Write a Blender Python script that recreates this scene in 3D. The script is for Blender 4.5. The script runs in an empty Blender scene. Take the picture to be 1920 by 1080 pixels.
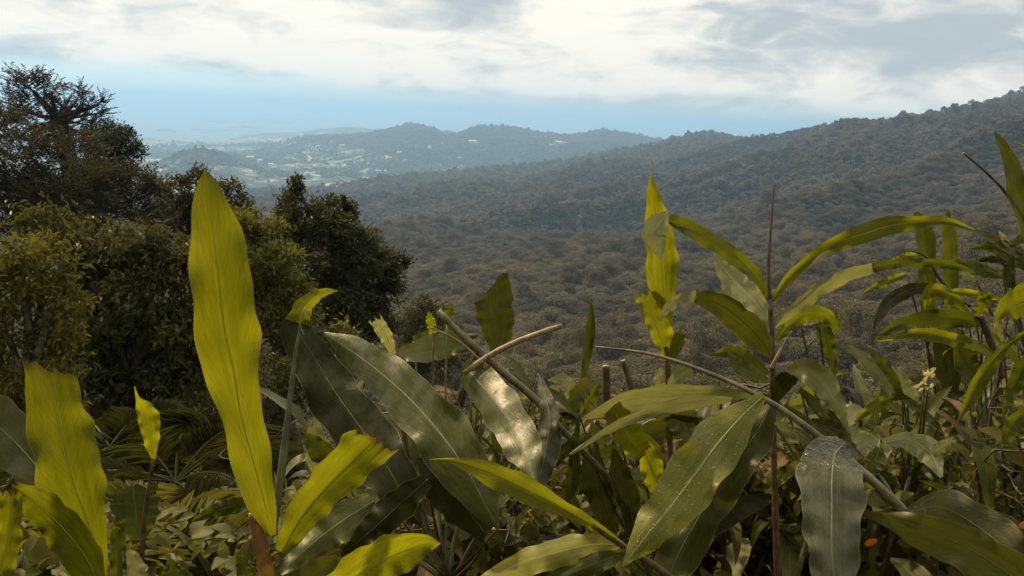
import bpy, math, random
import numpy as np
from mathutils import Vector, Matrix
sc = bpy.context.scene
col = sc.collection
R = math.radians
H = 480.0            # eye height above the sea, metres
F = 1478.0           # focal length in photograph pixels (1920 wide)
PITCH, ROLL = R(12.3), R(2.8)
# ---------------------------------------------------------------- camera
fwd = Vector((0, math.cos(PITCH), -math.sin(PITCH)))
rt0 = Vector((1, 0, 0)); up0 = rt0.cross(fwd)
rt = rt0 * math.cos(ROLL) + up0 * math.sin(ROLL)
up = rt.cross(fwd)
cam = bpy.data.cameras.new('camera'); camo = bpy.data.objects.new('camera', cam); col.objects.link(camo)
cam.sensor_width = 36; cam.lens = 36 * F / 1920; cam.clip_start = 0.05; cam.clip_end = 200000
M = Matrix((rt, up, -fwd)).transposed().to_4x4(); M.translation = (0, 0, H)
camo.matrix_world = M
sc.camera = camo
# ---------------------------------------------------------------- world, sun, exposure
SUN_EL, SUN_AZ = R(46), R(-42)      # azimuth measured from +Y towards +X
w = bpy.data.worlds.new('World'); sc.world = w; w.use_nodes = True
class NT:
    def __init__(s, nt): s.nt = nt; s.N = nt.nodes; s.L = nt.links
    def n(s, t, **kw):
        x = s.N.new(t)
        for k, v in kw.items(): setattr(x, k, v)
        return x
    def put(s, sock, v):
        if isinstance(v, bpy.types.NodeSocket): s.L.new(v, sock)
        elif v is not None: sock.default_value = v
    def m(s, op, a, b=None, c=None, clamp=False):
        x = s.n('ShaderNodeMath', operation=op, use_clamp=clamp)
        for i, v in enumerate((a, b, c)):
            if v is not None: s.put(x.inputs[i], v)
        return x.outputs[0]
    def vm(s, op, a, b=None):
        x = s.n('ShaderNodeVectorMath', operation=op)
        s.put(x.inputs[0], a)
        if b is not None: s.put(x.inputs[1], b)
        return x.outputs[0]
    def ss(s, v, a, b, lo=0.0, hi=1.0):
        x = s.n('ShaderNodeMapRange', interpolation_type='SMOOTHSTEP')
        s.put(x.inputs[0], v); s.put(x.inputs[1], a); s.put(x.inputs[2], b); s.put(x.inputs[3], lo); s.put(x.inputs[4], hi)
        return x.outputs[0]
    def mix(s, f, a, b, blend='MIX'):
        x = s.n('ShaderNodeMix', data_type='RGBA', blend_type=blend)
        s.put(x.inputs[0], f)
        for i, v in ((6, a), (7, b)):
            if isinstance(v, tuple) and len(v) == 3: v = (*v, 1)
            s.put(x.inputs[i], v)
        return x.outputs[2]
    def noise(s, vec, scale, detail=4, rough=0.55, dist=0.0, dim='3D'):
        x = s.n('ShaderNodeTexNoise', noise_dimensions=dim)
        if vec is not None: s.put(x.inputs['Vector'], vec)
        x.inputs['Scale'].default_value = scale; x.inputs['Detail'].default_value = detail
        x.inputs['Roughness'].default_value = rough; x.inputs['Distortion'].default_value = dist
        return x.outputs[0]
t = NT(w.node_tree)
for n_ in list(t.N): t.N.remove(n_)
sky = t.n('ShaderNodeTexSky', sky_type='NISHITA', sun_disc=False)
sky.sun_elevation = SUN_EL; sky.sun_rotation = SUN_AZ; sky.altitude = 400; sky.air_density = 1.3; sky.dust_density = 0.15; sky.ozone_density = 1.0
tc = t.n('ShaderNodeTexCoord'); d = tc.outputs['Generated']
sp = t.n('ShaderNodeSeparateXYZ'); t.put(sp.inputs[0], d)
X, Y, Z = sp.outputs
az = t.m('ARCTAN2', X, Y); el = t.m('ARCSINE', Z)
st = t.vm('MULTIPLY', d, (1.0, 1.0, 3.0))
n_edge = t.noise(st, 9, 6, 0.6)
n_big = t.noise(t.vm('ADD', st, (3.1, 0.4, 1.7)), 4.2, 6, 0.52, 0.5)
n_mid = t.noise(t.vm('ADD', st, (8.7, 2.1, 0.3)), 9, 7, 0.55, 0.9)
base = t.m('ADD', 0.014, t.ss(az, -0.05, -0.42, 0.0, 0.017))
e2 = t.m('SUBTRACT', t.m('ADD', el, t.m('MULTIPLY', t.m('SUBTRACT', n_edge, 0.5), 0.028)), base)
cover = t.ss(e2, -0.010, 0.014)
def lobe(px, py, ra, re, wt):
    v = fwd + rt * ((px - 960) / F) + up * ((540 - py) / F); v.normalize()
    a0, l0 = math.atan2(v.x, v.y), math.asin(v.z)
    a = t.m('DIVIDE', t.m('SUBTRACT', az, a0), ra); b = t.m('DIVIDE', t.m('SUBTRACT', el, l0), re)
    r2 = t.m('ADD', t.m('MULTIPLY', a, a), t.m('MULTIPLY', b, b))
    return t.m('MULTIPLY', t.m('POWER', 2.718, t.m('MULTIPLY', r2, -1.0)), wt)
g = t.m('ADD', t.m('MULTIPLY', t.m('SUBTRACT', n_big, 0.5), 2.2), t.m('MULTIPLY', t.m('SUBTRACT', n_mid, 0.5), 3.4))
for args in ((1760, 70, .17, .042, .95), (1430, 40, .12, .05, .55), (880, 5, .07, .022, .75), (1150, 150, .10, .010, .35), (250, 150, .2, .012, .35),
             (560, 85, .16, .035, -.45), (1500, 165, .16, .014, -.8), (1150, 50, .10, .03, -.35), (350, 40, .12, .02, .12)):
    g = t.m('ADD', g, lobe(*args))
under = t.m('MULTIPLY', t.ss(e2, 0.024, 0.004), 0.55)       # the flat shaded bases of the cloud deck
g = t.m('ADD', g, t.m('MULTIPLY', under, t.ss(az, 0.25, 0.05)))
bil = t.m('ABSOLUTE', t.m('SUBTRACT', t.noise(t.vm('ADD', st, (1.3, 7.7, 4.2)), 17, 5, 0.5, 0.3), 0.5))
g = t.m('SUBTRACT', g, t.m('MULTIPLY', t.m('SUBTRACT', 0.16, bil), 1.6))
grey = t.ss(g, -0.60, 1.05)
ccol = t.mix(grey, (10.2, 9.5, 8.2), (4.6, 5.15, 5.5))
ccol = t.mix(t.ss(el, 0.19, 0.5, 0.0, 0.75), ccol, t.mix(grey, (7.6, 8.1, 8.7), (5.4, 6.0, 6.7)))      # unseen cloud overhead, made bluer for the light it throws into the haze
skyc = t.mix(1.0, sky.outputs[0], (0.66, 0.90, 1.36), 'MULTIPLY')
final = t.mix(cover, skyc, ccol)
bg = t.n('ShaderNodeBackground'); t.put(bg.inputs[0], final); bg.inputs[1].default_value = 0.1
ow = t.n('ShaderNodeOutputWorld'); t.L.new(bg.outputs[0], ow.inputs[0])
w.cycles.sampling_method = 'MANUAL'; w.cycles.sample_map_resolution = 1024
sun = bpy.data.lights.new('sun', 'SUN'); sun.energy = 3.8; sun.angle = R(4); sun.color = (1, 0.85, 0.60)
so = bpy.data.objects.new('sun', sun); col.objects.link(so)
sd = Vector((math.sin(SUN_AZ) * math.cos(SUN_EL), math.cos(SUN_AZ) * math.cos(SUN_EL), math.sin(SUN_EL)))
so.rotation_euler = sd.to_track_quat('Z', 'Y').to_euler(); so.location = (0, 0, H + 50)
vs = sc.view_settings; sc.display_settings.display_device = 'sRGB'
vs.view_transform = 'Standard'; vs.look = 'None'; vs.exposure = 0.15; vs.gamma = 1.0; vs.use_curve_mapping = False
cy = sc.cycles
cy.use_denoising = True; cy.max_bounces = 8; cy.diffuse_bounces = 3; cy.glossy_bounces = 2; cy.transmission_bounces = 4
cy.volume_bounces = 4; cy.transparent_max_bounces = 4; cy.use_adaptive_sampling = True; cy.adaptive_threshold = 0.015
cy.caustics_reflective = False; cy.caustics_refractive = False; cy.sample_clamp_indirect = 6
# ---------------------------------------------------------------- helpers
rng = np.random.default_rng(11); random.seed(5)
def ray(px, py): return fwd + rt * ((px - 960) / F) + up * ((540 - py) / F)
def at(px, py, dep): return Vector((0, 0, H)) + ray(px, py) * dep       # point seen at a pixel, dep metres ahead
RT, UP, FW = (np.array(v) for v in (rt, up, fwd)); EYE = np.array((0, 0, H))
def atn(px, py, dep):
    px, py, dep = np.broadcast_arrays(np.asarray(px, float), np.asarray(py, float), np.asarray(dep, float))
    return EYE + (FW + RT * ((px - 960) / F)[..., None] + UP * ((540 - py) / F)[..., None]) * dep[..., None]
def tag(o, label=None, cat=None, group=None, kind=None):
    for k, v in (('label', label), ('category', cat), ('group', group), ('kind', kind)):
        if v: o[k] = v
    return o
def empty(name, loc=(0, 0, 0)):
    o = bpy.data.objects.new(name, None); col.objects.link(o); o.location = loc; o.empty_display_size = 0.1
    return o
def mesh_data(name, V, Fs, mat=None, uv=None, smooth=True, midx=None):
    V = np.asarray(V, np.float32); Fs = [np.asarray(f, np.int32) for f in (Fs if isinstance(Fs, list) else [Fs])]
    Fs = [f for f in Fs if len(f)]
    me = bpy.data.meshes.new(name)
    me.vertices.add(len(V)); me.vertices.foreach_set('co', V.ravel())
    li = np.concatenate([f.ravel() for f in Fs]); tot = np.concatenate([np.full(len(f), f.shape[1], np.int32) for f in Fs])
    me.loops.add(len(li)); me.loops.foreach_set('vertex_index', li)
    me.polygons.add(len(tot)); me.polygons.foreach_set('loop_start', np.concatenate([[0], np.cumsum(tot)[:-1]]).astype(np.int32))
    me.polygons.foreach_set('loop_total', tot)
    me.polygons.foreach_set('use_smooth', np.full(len(tot), smooth))
    if uv is not None:
        u = me.uv_layers.new(name='UVMap'); u.data.foreach_set('uv', np.asarray(uv, np.float32)[li].ravel())
    if mat is not None:
        for m_ in (mat if isinstance(mat, list) else [mat]): me.materials.append(m_)
    if midx is not None: me.polygons.foreach_set('material_index', np.asarray(midx, np.int32))
    me.update(calc_edges=True); me.validate()
    return me
def obj(name, me, parent=None, loc=None):
    o = bpy.data.objects.new(name, me); col.objects.link(o)
    if parent is not None: o.parent = parent
    if loc is not None: o.location = loc
    return o
def mk(name, V, Fs, mat, parent=None, uv=None, smooth=True):
    V = np.asarray(V, float)
    if parent is not None: V = V - np.array(parent_world(parent))
    return obj(name, mesh_data(name, V, Fs, mat, uv, smooth), parent)
def parent_world(p):
    v = Vector((0, 0, 0))
    while p is not None: v = v + p.location; p = p.parent
    return v
def copy_tree(o, parent=None):
    c = o.copy(); col.objects.link(c); c.parent = parent
    for ch in o.children: copy_tree(ch, c)
    return c
def tube(P, rad, k=6, cap=True):
    P = np.asarray(P, float); n = len(P); rad = np.broadcast_to(np.asarray(rad, float), (n,))
    T = np.gradient(P, axis=0); T /= np.linalg.norm(T, axis=1)[:, None] + 1e-12
    ref = np.array((0.31, 0.17, 0.93)); A = np.cross(T, ref); A /= np.linalg.norm(A, axis=1)[:, None] + 1e-12; B = np.cross(T, A)
    th = np.linspace(0, 2 * np.pi, k, endpoint=False)
    V = (P[:, None] + rad[:, None, None] * (np.cos(th)[None, :, None] * A[:, None] + np.sin(th)[None, :, None] * B[:, None])).reshape(-1, 3)
    i, j = np.meshgrid(np.arange(n - 1), np.arange(k), indexing='ij'); a = i * k + j; b = i * k + (j + 1) % k
    Q = np.stack([a, b, b + k, a + k], -1).reshape(-1, 4)
    if cap:
        V = np.vstack([V, P[:1], P[-1:]]); c0 = n * k
        Tq = np.concatenate([[[c0, (jj + 1) % k, jj] for jj in range(k)], [[c0 + 1, (n - 1) * k + jj, (n - 1) * k + (jj + 1) % k] for jj in range(k)]])
        return V, [Q, Tq]
    return V, [Q]
def join(parts):
    Vs, q, tr, o = [], [], [], 0
    for V, Fs in parts:
        Vs.append(V)
        for f in Fs:
            f = np.asarray(f)
            if len(f): (q if f.shape[1] == 4 else tr).append(f + o)
        o += len(V)
    return np.vstack(Vs), [np.vstack(x) for x in (q, tr) if x]
def spline(K, n):
    K = np.asarray(K, float); m = len(K)
    seg = np.linalg.norm(np.diff(K[:, :2] if K.shape[1] > 3 else K, axis=0), axis=1); s = np.concatenate([[0], np.cumsum(np.sqrt(seg) if False else seg)])
    x = np.linspace(0, s[-1], n); out = np.empty((n, K.shape[1]))
    d_ = np.gradient(K, s, axis=0)
    i = np.clip(np.searchsorted(s, x, side='right') - 1, 0, m - 2); h = (s[i + 1] - s[i]); u = (x - s[i]) / h
    u_, h_ = u[:, None], h[:, None]
    return (2 * u_**3 - 3 * u_**2 + 1) * K[i] + (u_**3 - 2 * u_**2 + u_) * h_ * d_[i] + (-2 * u_**3 + 3 * u_**2) * K[i + 1] + (u_**3 - u_**2) * h_ * d_[i + 1]
_perm = np.random.default_rng(3).random((256, 256))
def vnoise(x, y):
    xi, yi = np.floor(x).astype(int), np.floor(y).astype(int); u, v = x - xi, y - yi
    u, v = u * u * (3 - 2 * u), v * v * (3 - 2 * v); g = lambda a, b: _perm[a & 255, b & 255]
    return (g(xi, yi) * (1 - u) + g(xi + 1, yi) * u) * (1 - v) + (g(xi, yi + 1) * (1 - u) + g(xi + 1, yi + 1) * u) * v - 0.5
def fbm(x, y, o=5, ga=0.5):
    s, a = 0, 1.0
    for k in range(o): s = s + a * vnoise(x * 2**k + 17.3 * k, y * 2**k + 5.1 * k); a *= ga
    return s
# ---------------------------------------------------------------- materials
def mat(name):
    m = bpy.data.materials.new(name); m.use_nodes = True; t = NT(m.node_tree)
    for n_ in list(t.N): t.N.remove(n_)
    o = t.n('ShaderNodeOutputMaterial'); return m, t, o
def pbsdf(t, colr, rough=0.6, spec=0.5, normal=None, **kw):
    b = t.n('ShaderNodeBsdfPrincipled')
    t.put(b.inputs['Base Color'], (*colr, 1) if isinstance(colr, tuple) else colr); t.put(b.inputs['Roughness'], rough); t.put(b.inputs['Specular IOR Level'], spec)
    if normal is not None: t.put(b.inputs['Normal'], normal)
    for k, v in kw.items(): t.put(b.inputs[k], v)
    return b.outputs[0]
def bump(t, h, strength=0.4, dist=0.01):
    b = t.n('ShaderNodeBump'); b.inputs['Strength'].default_value = strength; b.inputs['Distance'].default_value = dist
    t.put(b.inputs['Height'], h); return b.outputs[0]
def foliage_mat(name, c1, c2, tr, trw=0.35, rough=0.5, nscale=1.5, c3=None, spec=0.2):
    """leaves of a crown: colour varies from clump to clump and from tree to tree, light passes through"""
    m, t, o = mat(name)
    geo = t.n('ShaderNodeNewGeometry'); oi = t.n('ShaderNodeObjectInfo')
    nz = t.noise(geo.outputs['Position'], nscale, 3, 0.6)
    f = t.m('ADD', t.m('MULTIPLY', t.m('SUBTRACT', nz, 0.5), 1.6), t.m('ADD', t.m('MULTIPLY', oi.outputs['Random'], 0.55), t.m('MULTIPLY', geo.outputs['Random Per Island'], 0.45)), clamp=True)
    c = t.mix(f, c1, c2)
    if c3: c = t.mix(t.ss(t.m('FRACT', t.m('MULTIPLY', oi.outputs['Random'], 7.31)), 0.72, 0.95), c, c3)
    p = pbsdf(t, c, rough, spec, **{'Specular Tint': (1, .9, .65, 1)})
    tl = t.n('ShaderNodeBsdfTranslucent'); t.put(tl.inputs[0], t.mix(0.5, t.mix(1.0, c, (2.0, 1.9, 0.8), 'MULTIPLY'), tr))
    mx = t.n('ShaderNodeMixShader'); mx.inputs[0].default_value = trw; t.L.new(p, mx.inputs[1]); t.L.new(tl.outputs[0], mx.inputs[2])
    t.L.new(mx.outputs[0], o.inputs[0]); return m
def bark_mat(name, c1, c2, scale=14):
    m, t, o = mat(name); geo = t.n('ShaderNodeNewGeometry')
    v = t.vm('MULTIPLY', geo.outputs['Position'], (1, 1, 0.25)); nz = t.noise(v, scale, 5, 0.65)
    t.L.new(pbsdf(t, t.mix(t.ss(nz, 0.3, 0.7), c1, c2), 0.85, 0.2, bump(t, nz, 0.6, 0.02)), o.inputs[0]); return m
# ================================================================ terrain
def azr(px, py):
    v = ray(px, py); return math.atan2(v.x, v.y), v.z / math.hypot(v.x, v.y)
def ring(r, pts):
    A = [azr(*p) for p in pts]; return r, np.array([a for a, _ in A]), np.array([max(H + r * tn, 14.0 if r > 3500 else -99) for _, tn in A])
def flat(r, zl, zr): return r, np.array([-0.9, -0.24, -0.02, 0.9]), np.array([H + zl, H + zl, H + zr, H + zr])
RINGS = [flat(0.3, -1.35, -1.35), flat(1.6, -1.5, -1.25), flat(3.2, -2.5, -1.35), flat(6, -5.4, -2.8), flat(12, -10, -6.5), flat(30, -19, -16), flat(70, -42, -40),
 ring(150, [(-200, 930), (500, 930), (960, 920), (1500, 860), (2100, 760)]),
 ring(260, [(-200, 820), (500, 790), (760, 770), (960, 745), (1300, 715), (1600, 690), (2100, 590)]),
 ring(480, [(-200, 700), (500, 640), (760, 630), (960, 610), (1300, 590), (1600, 560), (2100, 455)]),
 ring(900, [(-200, 600), (400, 530), (700, 505), (960, 488), (1300, 465), (1600, 430), (1900, 350), (2150, 320)]),
 ring(1600, [(-200, 480), (400, 450), (700, 425), (960, 405), (1200, 385), (1400, 355), (1600, 315), (1760, 285), (1920, 255), (2150, 225)]),
 ring(2400, [(-200, 420), (400, 405), (700, 376), (960, 356), (1200, 328), (1330, 310), (1460, 291), (1580, 262), (1660, 262), (1760, 245), (1920, 205), (2150, 165)]),
 ring(3000, [(-200, 395), (400, 385), (650, 352), (960, 335), (1100, 318), (1200, 303), (1300, 292), (1380, 282), (1450, 270), (1520, 254), (1580, 244), (1630, 234), (1660, 225), (1685, 221), (1710, 226), (1735, 233), (1770, 227), (1840, 206), (1920, 186), (2150, 150)]),
 ring(4000, [(-200, 370), (400, 362), (560, 356), (640, 343), (800, 333), (900, 324), (960, 316), (1050, 304), (1130, 290), (1200, 279), (1255, 266), (1285, 258), (1315, 251), (1345, 257), (1380, 266), (1430, 276), (1500, 290), (1700, 300), (2150, 300)]),
 ring(5000, [(-200, 340), (260, 322), (310, 300), (350, 282), (385, 281), (430, 296), (500, 322), (560, 330), (640, 322), (700, 345), (900, 350), (1050, 345), (1200, 330), (1500, 320), (2150, 330)]),
# [(-200, 362), (400, 350), (560, 345), (700, 345), (900, 350), (1050, 345), (1200, 330), (1500, 320), (2150, 330)]),
 ring(5600, [(-200, 350), (260, 345), (400, 330), (520, 332), (640, 318), (760, 308), (830, 318), (960, 310), (1100, 296), (1230, 300), (1500, 310), (2150, 330)]),
 ring(6400, [(-200, 320), (300, 292), (360, 284), (420, 290), (520, 302), (640, 288), (760, 278), (900, 279), (1050, 276), (1200, 280), (1500, 300), (2150, 320)]),
 ring(7600, [(-200, 300), (300, 290), (420, 292), (480, 284), (530, 270), (600, 257), (700, 250), (750, 240), (782, 233), (815, 240), (848, 250), (900, 231), (955, 238), (1020, 250), (1065, 255), (1100, 248), (1130, 243), (1180, 252), (1230, 264), (1300, 285), (1500, 300), (2150, 320)]),
 ring(9000, [(-200, 280), (300, 270), (420, 272), (530, 270), (700, 265), (900, 268), (1100, 275), (1500, 290), (2150, 320)]),
 ring(11500, [(-200, 252), (300, 253), (420, 254), (500, 250), (580, 240), (650, 231), (700, 238), (745, 240), (800, 256), (900, 265), (1500, 290), (2150, 320)]),
 (14200, np.array([-0.9, 0.9]), np.array([-14.0, -14.0])), (20000, np.array([-0.9, 0.9]), np.array([-80.0, -80.0])), (70000, np.array([-0.9, 0.9]), np.array([-80.0, -80.0]))]
_i = next(k for k, q in enumerate(RINGS) if q[0] == 11500)          # the bay reaches further inland on that side
RINGS[_i] = (11500, RINGS[_i][1], np.where(RINGS[_i][1] < azr(470, 250)[0], -22.0, RINGS[_i][2])); RINGS.insert(_i, ring(10300, [(-200, 300), (2150, 400)]))
AZT = np.linspace(-0.9, 0.9, 721)
LR = np.linspace(math.log(0.3), math.log(70000), 620)
_rz = np.stack([np.interp(AZT, a, z) for _, a, z in RINGS])
_k = np.exp(-0.5 * (np.arange(-6, 7) / 1.3)**2); _k /= _k.sum()
_rz = np.stack([np.convolve(np.pad(q, 6, mode='edge'), _k, 'valid') for q in _rz])
_rl = np.log([r for r, _, _ in RINGS])
ZG = np.stack([np.interp(LR, _rl, _rz[:, i]) for i in range(len(AZT))])           # az x log r
_k = np.exp(-0.5 * (np.arange(-6, 7) / 1.3)**2); _k /= _k.sum()
ZG = np.stack([np.convolve(np.pad(q, 6, mode='edge'), _k, 'valid') for q in ZG])
HEAD = [(285, 360, 13600, 16, .25), (335, 450, 14600, 30, .25), (405, 500, 16800, 40, .3), (345, 480, 20500, 60, .3), (455, 560, 22500, 70, .3), (600, 700, 20500, 40, .3), (1070, 1150, 26000, 110, .3)]
def height(azm, r):
    azm, r = np.broadcast_arrays(np.asarray(azm, float), np.asarray(r, float))
    a = np.clip((np.clip(azm, -0.899, 0.899) + 0.9) / 1.8 * 720, 0, 719.99); b = np.clip((np.log(np.maximum(r, 0.3)) - LR[0]) / (LR[-1] - LR[0]) * 619, 0, 618.99)
    i, j = a.astype(int), b.astype(int); u, v = a - i, b - j
    z = (ZG[i, j] * (1 - u) + ZG[i + 1, j] * u) * (1 - v) + (ZG[i, j + 1] * (1 - u) + ZG[i + 1, j + 1] * u) * v
    x, y = np.sin(azm) * r, np.cos(azm) * r
    wl = np.clip(r * 0.22, 0.6, 900.0)
    amp = np.where(r < 5, 0.03, np.where(r < 120, 0.02 * r * 0.4, np.clip(r * 0.012, 0, 26))) * np.where(r > 12500, 0.0, 1)
    n1 = fbm(x / 620, y / 620, 5); n0 = fbm(x / 1.1, y / 1.1, 4); n2 = fbm(x / 90, y / 90, 5)
    z = z + amp * 1.3 * np.where(r < 60, n0, np.where(r < 1500, n2, n1))
    ra = np.interp(r, [250, 700, 1500, 2600, 3300, 4300, 5200, 7600, 9500], [0, 16, 38, 38, 20, 20, 30, 22, 0])     # spurs and gullies running down the slope
    ax, ac = (x * .86 + y * .5) / 760, (-x * .5 + y * .86) / 250
    rid = (1 - 3.2 * np.abs(vnoise(ax + .35 * vnoise(ac * .7, ax), ac + .5 * vnoise(ax * 1.3, ac * .5)))) + .45 * (1 - 3.2 * np.abs(vnoise(ax * 2.3 + 4, ac * 2.2)))
    z = z + ra * (rid - .75) * 1.25
    for p0, p1, rr, hh, wd in HEAD:                    # low headlands and cays off the coast
        a0, a1 = azr(p0, 235)[0], azr(p1, 235)[0]; c, hw = (a0 + a1) / 2, (a1 - a0) / 2
        q = np.clip(1 - ((azm - c) / hw)**2 - ((r - rr) / (rr * 0.035))**2, 0, 1)
        z = np.where(q > 0, np.maximum(z, -80 + (80 + hh) * np.minimum(1, q * 1.6)**0.35 * (0.86 + 0.5 * n1 * q)), z)
    back = np.clip((np.abs(azm) - 1.05) / 0.9, 0, 1)   # the mountain goes on behind the viewer
    return z * (1 - back) + back * (H - 1.3 + np.minimum(0.42 * np.maximum(r - 2, 0), 150) * np.clip(1 - np.maximum(r - 1500, 0) / 4000, 0, 1) - np.where(r > 5500, np.minimum((r - 5500) * .2, H + 70), 0))
_az = np.concatenate([np.linspace(-math.pi, -0.95, 26)[:-1], np.linspace(-0.95, 0.95, 520), np.linspace(0.95, math.pi, 26)[1:]])
_r = np.exp(np.linspace(math.log(0.3), math.log(70000), 430))
A2, R2 = np.meshgrid(_az, _r, indexing='ij'); Z2 = height(A2, R2)
V = np.stack([np.sin(A2) * R2, np.cos(A2) * R2, Z2], -1).reshape(-1, 3)
na, nr = len(_az), len(_r); i, j = np.meshgrid(np.arange(na - 1), np.arange(nr - 1), indexing='ij'); a = i * nr + j
Q = np.stack([a, a + nr, a + nr + 1, a + 1], -1).reshape(-1, 4)
V = np.vstack([V, [[0, 0, H - 1.35]]]); ctr = len(V) - 1
Tri = np.array([[ctr, ii * nr, (ii + 1) * nr] for ii in range(na - 1)])[:, ::-1]
m_ground, t, o = mat('earth_forest_floor_and_pasture'); geo = t.n('ShaderNodeNewGeometry'); P = geo.outputs['Position']
pf = t.noise(P, 0.0034, 7, 0.68, 0.8); pw = t.noise(t.vm('ADD', P, (900, 300, 0)), 0.009, 5, 0.65); fine = t.noise(P, 9, 6, 0.65); mid = t.noise(P, 0.05, 4, 0.6)
spz = t.n('ShaderNodeSeparateXYZ'); t.put(spz.inputs[0], P); Zp = spz.outputs[2]
sunlit_field = t.mix(t.ss(pw, 0.4, 0.62), (0.55, 0.48, 0.25), (0.30, 0.29, 0.12))  # pale pasture, lightened to stand in for sunlit patches
wood = t.mix(t.ss(mid, 0.3, 0.7), (0.030, 0.038, 0.018), (0.062, 0.066, 0.032))
lowland = t.m('MULTIPLY', t.ss(t.m('ADD', pf, t.m('MULTIPLY', t.m('SUBTRACT', pw, .5), .35)), 0.49, 0.57), t.ss(Zp, 190, 110))
land = t.mix(lowland, wood, sunlit_field)
soil = t.mix(t.ss(fine, 0.35, 0.65), (0.020, 0.012, 0.006), (0.065, 0.042, 0.022))
near = t.ss(Zp, H - 6, H - 12)
t.L.new(pbsdf(t, t.mix(near, soil, land), 0.9, 0.2, bump(t, fine, 0.7, 0.03)), o.inputs[0])
ground = mk('ground', V, [Q, Tri], m_ground); tag(ground, 'hillside ground, valley floor and coastal plain below the lookout', 'ground', kind='structure')
# ---------------------------------------------------------------- sea
m_sea, t, o = mat('sea_water'); geo = t.n('ShaderNodeNewGeometry'); nz = t.noise(geo.outputs['Position'], 0.004, 6, 0.6)
t.L.new(pbsdf(t, (0.012, 0.075, 0.13), 0.28, 0.5, bump(t, nz, 0.25, 60)), o.inputs[0])
rr = np.array([3500, 8000, 14000, 22000, 40000, 90000.]); aa = np.linspace(-math.pi, math.pi, 65)
A2, R2 = np.meshgrid(aa, rr, indexing='ij'); V = np.stack([np.sin(A2) * R2, np.cos(A2) * R2, 0 * A2], -1).reshape(-1, 3)
i, j = np.meshgrid(np.arange(64), np.arange(5), indexing='ij'); a = i * 6 + j
tag(mk('sea', V, np.stack([a, a + 6, a + 7, a + 1], -1).reshape(-1, 4), m_sea), 'pale blue sea reaching to the horizon beyond the coast', 'sea', kind='structure')
# ---------------------------------------------------------------- haze
m_haze, t, o = mat('haze_air'); pv = t.n('ShaderNodeVolumePrincipled')
pv.inputs['Color'].default_value = (0.46, 0.72, 1.0, 1); pv.inputs['Density'].default_value = 1.15e-4; pv.inputs['Anisotropy'].default_value = 0.3
t.L.new(pv.outputs[0], o.inputs['Volume'])
S, z0, z1 = 95000, -90, 690
V = np.array([(x, y, z) for x in (-S, S) for y in (-S, S) for z in (z0, z1)])
hz = mk('haze', V, np.array([(0, 1, 3, 2), (4, 6, 7, 5), (0, 4, 5, 1), (2, 3, 7, 6), (0, 2, 6, 4), (1, 5, 7, 3)]), m_haze, smooth=False)
tag(hz, 'thin pale blue haze lying over valley and coast', 'haze', kind='stuff')
# ================================================================ forest
def leaf_quads(C, N, size, aspect=2.0, bend=0.25, rs=None):
    """one small bent leaf (two triangles each side of a fold) per row: centres C, facing N"""
    rs = rs or rng; n = len(C); size = np.broadcast_to(size, (n,))[:, None]
    N = N / (np.linalg.norm(N, axis=1)[:, None] + 1e-9); T = np.cross(N, rs.normal(size=(n, 3))); T /= np.linalg.norm(T, axis=1)[:, None] + 1e-9; B = np.cross(N, T)
    l, b = size * 0.5 * math.sqrt(aspect), size * 0.5 / math.sqrt(aspect)
    V = np.stack([C - T * l, C + B * b + N * size * bend * .5, C + T * l - N * size * bend, C - B * b + N * size * bend * .5], 1).reshape(-1, 3)
    k = np.arange(n)[:, None] * 4
    return V, [np.concatenate([k + [0, 1, 2], k + [0, 2, 3]])]
def sph(n, rs=None):
    v = (rs or rng).normal(size=(n, 3)); return v / np.linalg.norm(v, axis=1)[:, None]
def far_crown(seed, nleaf, lobes, size):
    rs = np.random.default_rng(seed); parts = []
    for k in range(lobes):
        c = np.array([rs.normal() * .32, rs.normal() * .32, rs.uniform(-.25, .42)]); rad = rs.uniform(.34, .6)
        d_ = sph(nleaf // lobes, rs); d_[:, 2] = np.where(d_[:, 2] < -.35, -d_[:, 2], d_[:, 2])
        C = c + d_ * rad * rs.uniform(.82, 1.08, (len(d_), 1)) * np.array([1, 1, .8])
        parts.append(leaf_quads(C, d_ + rs.normal(size=d_.shape) * .5 + (0, 0, .3), size * rs.uniform(.7, 1.3, len(d_)), 1.4, .25, rs))
    return join(parts)
m_forest = foliage_mat('valley_forest_foliage', (0.028, 0.022, 0.011), (0.225, 0.172, 0.078), (0.28, 0.19, 0.06), 0.22, 0.55, 0.012, c3=(0.14, 0.118, 0.05))
m_bark = bark_mat('bark_grey_brown', (0.05, 0.035, 0.024), (0.14, 0.11, 0.085))
src = bpy.data.collections.new('forest_sources')
def srcobj(nm, V, Fs):
    o_ = bpy.data.objects.new(nm, mesh_data(nm, V, Fs, m_forest, smooth=False)); src.objects.link(o_); return o_
NEARC = [far_crown(100 + k, 2000, 11, .088) for k in range(5)]
for k in range(5): srcobj('a_crown_%d' % k, *NEARC[k])
for k in range(4): srcobj('b_crown_%d' % k, *far_crown(200 + k, 150, 4, .34))
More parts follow.
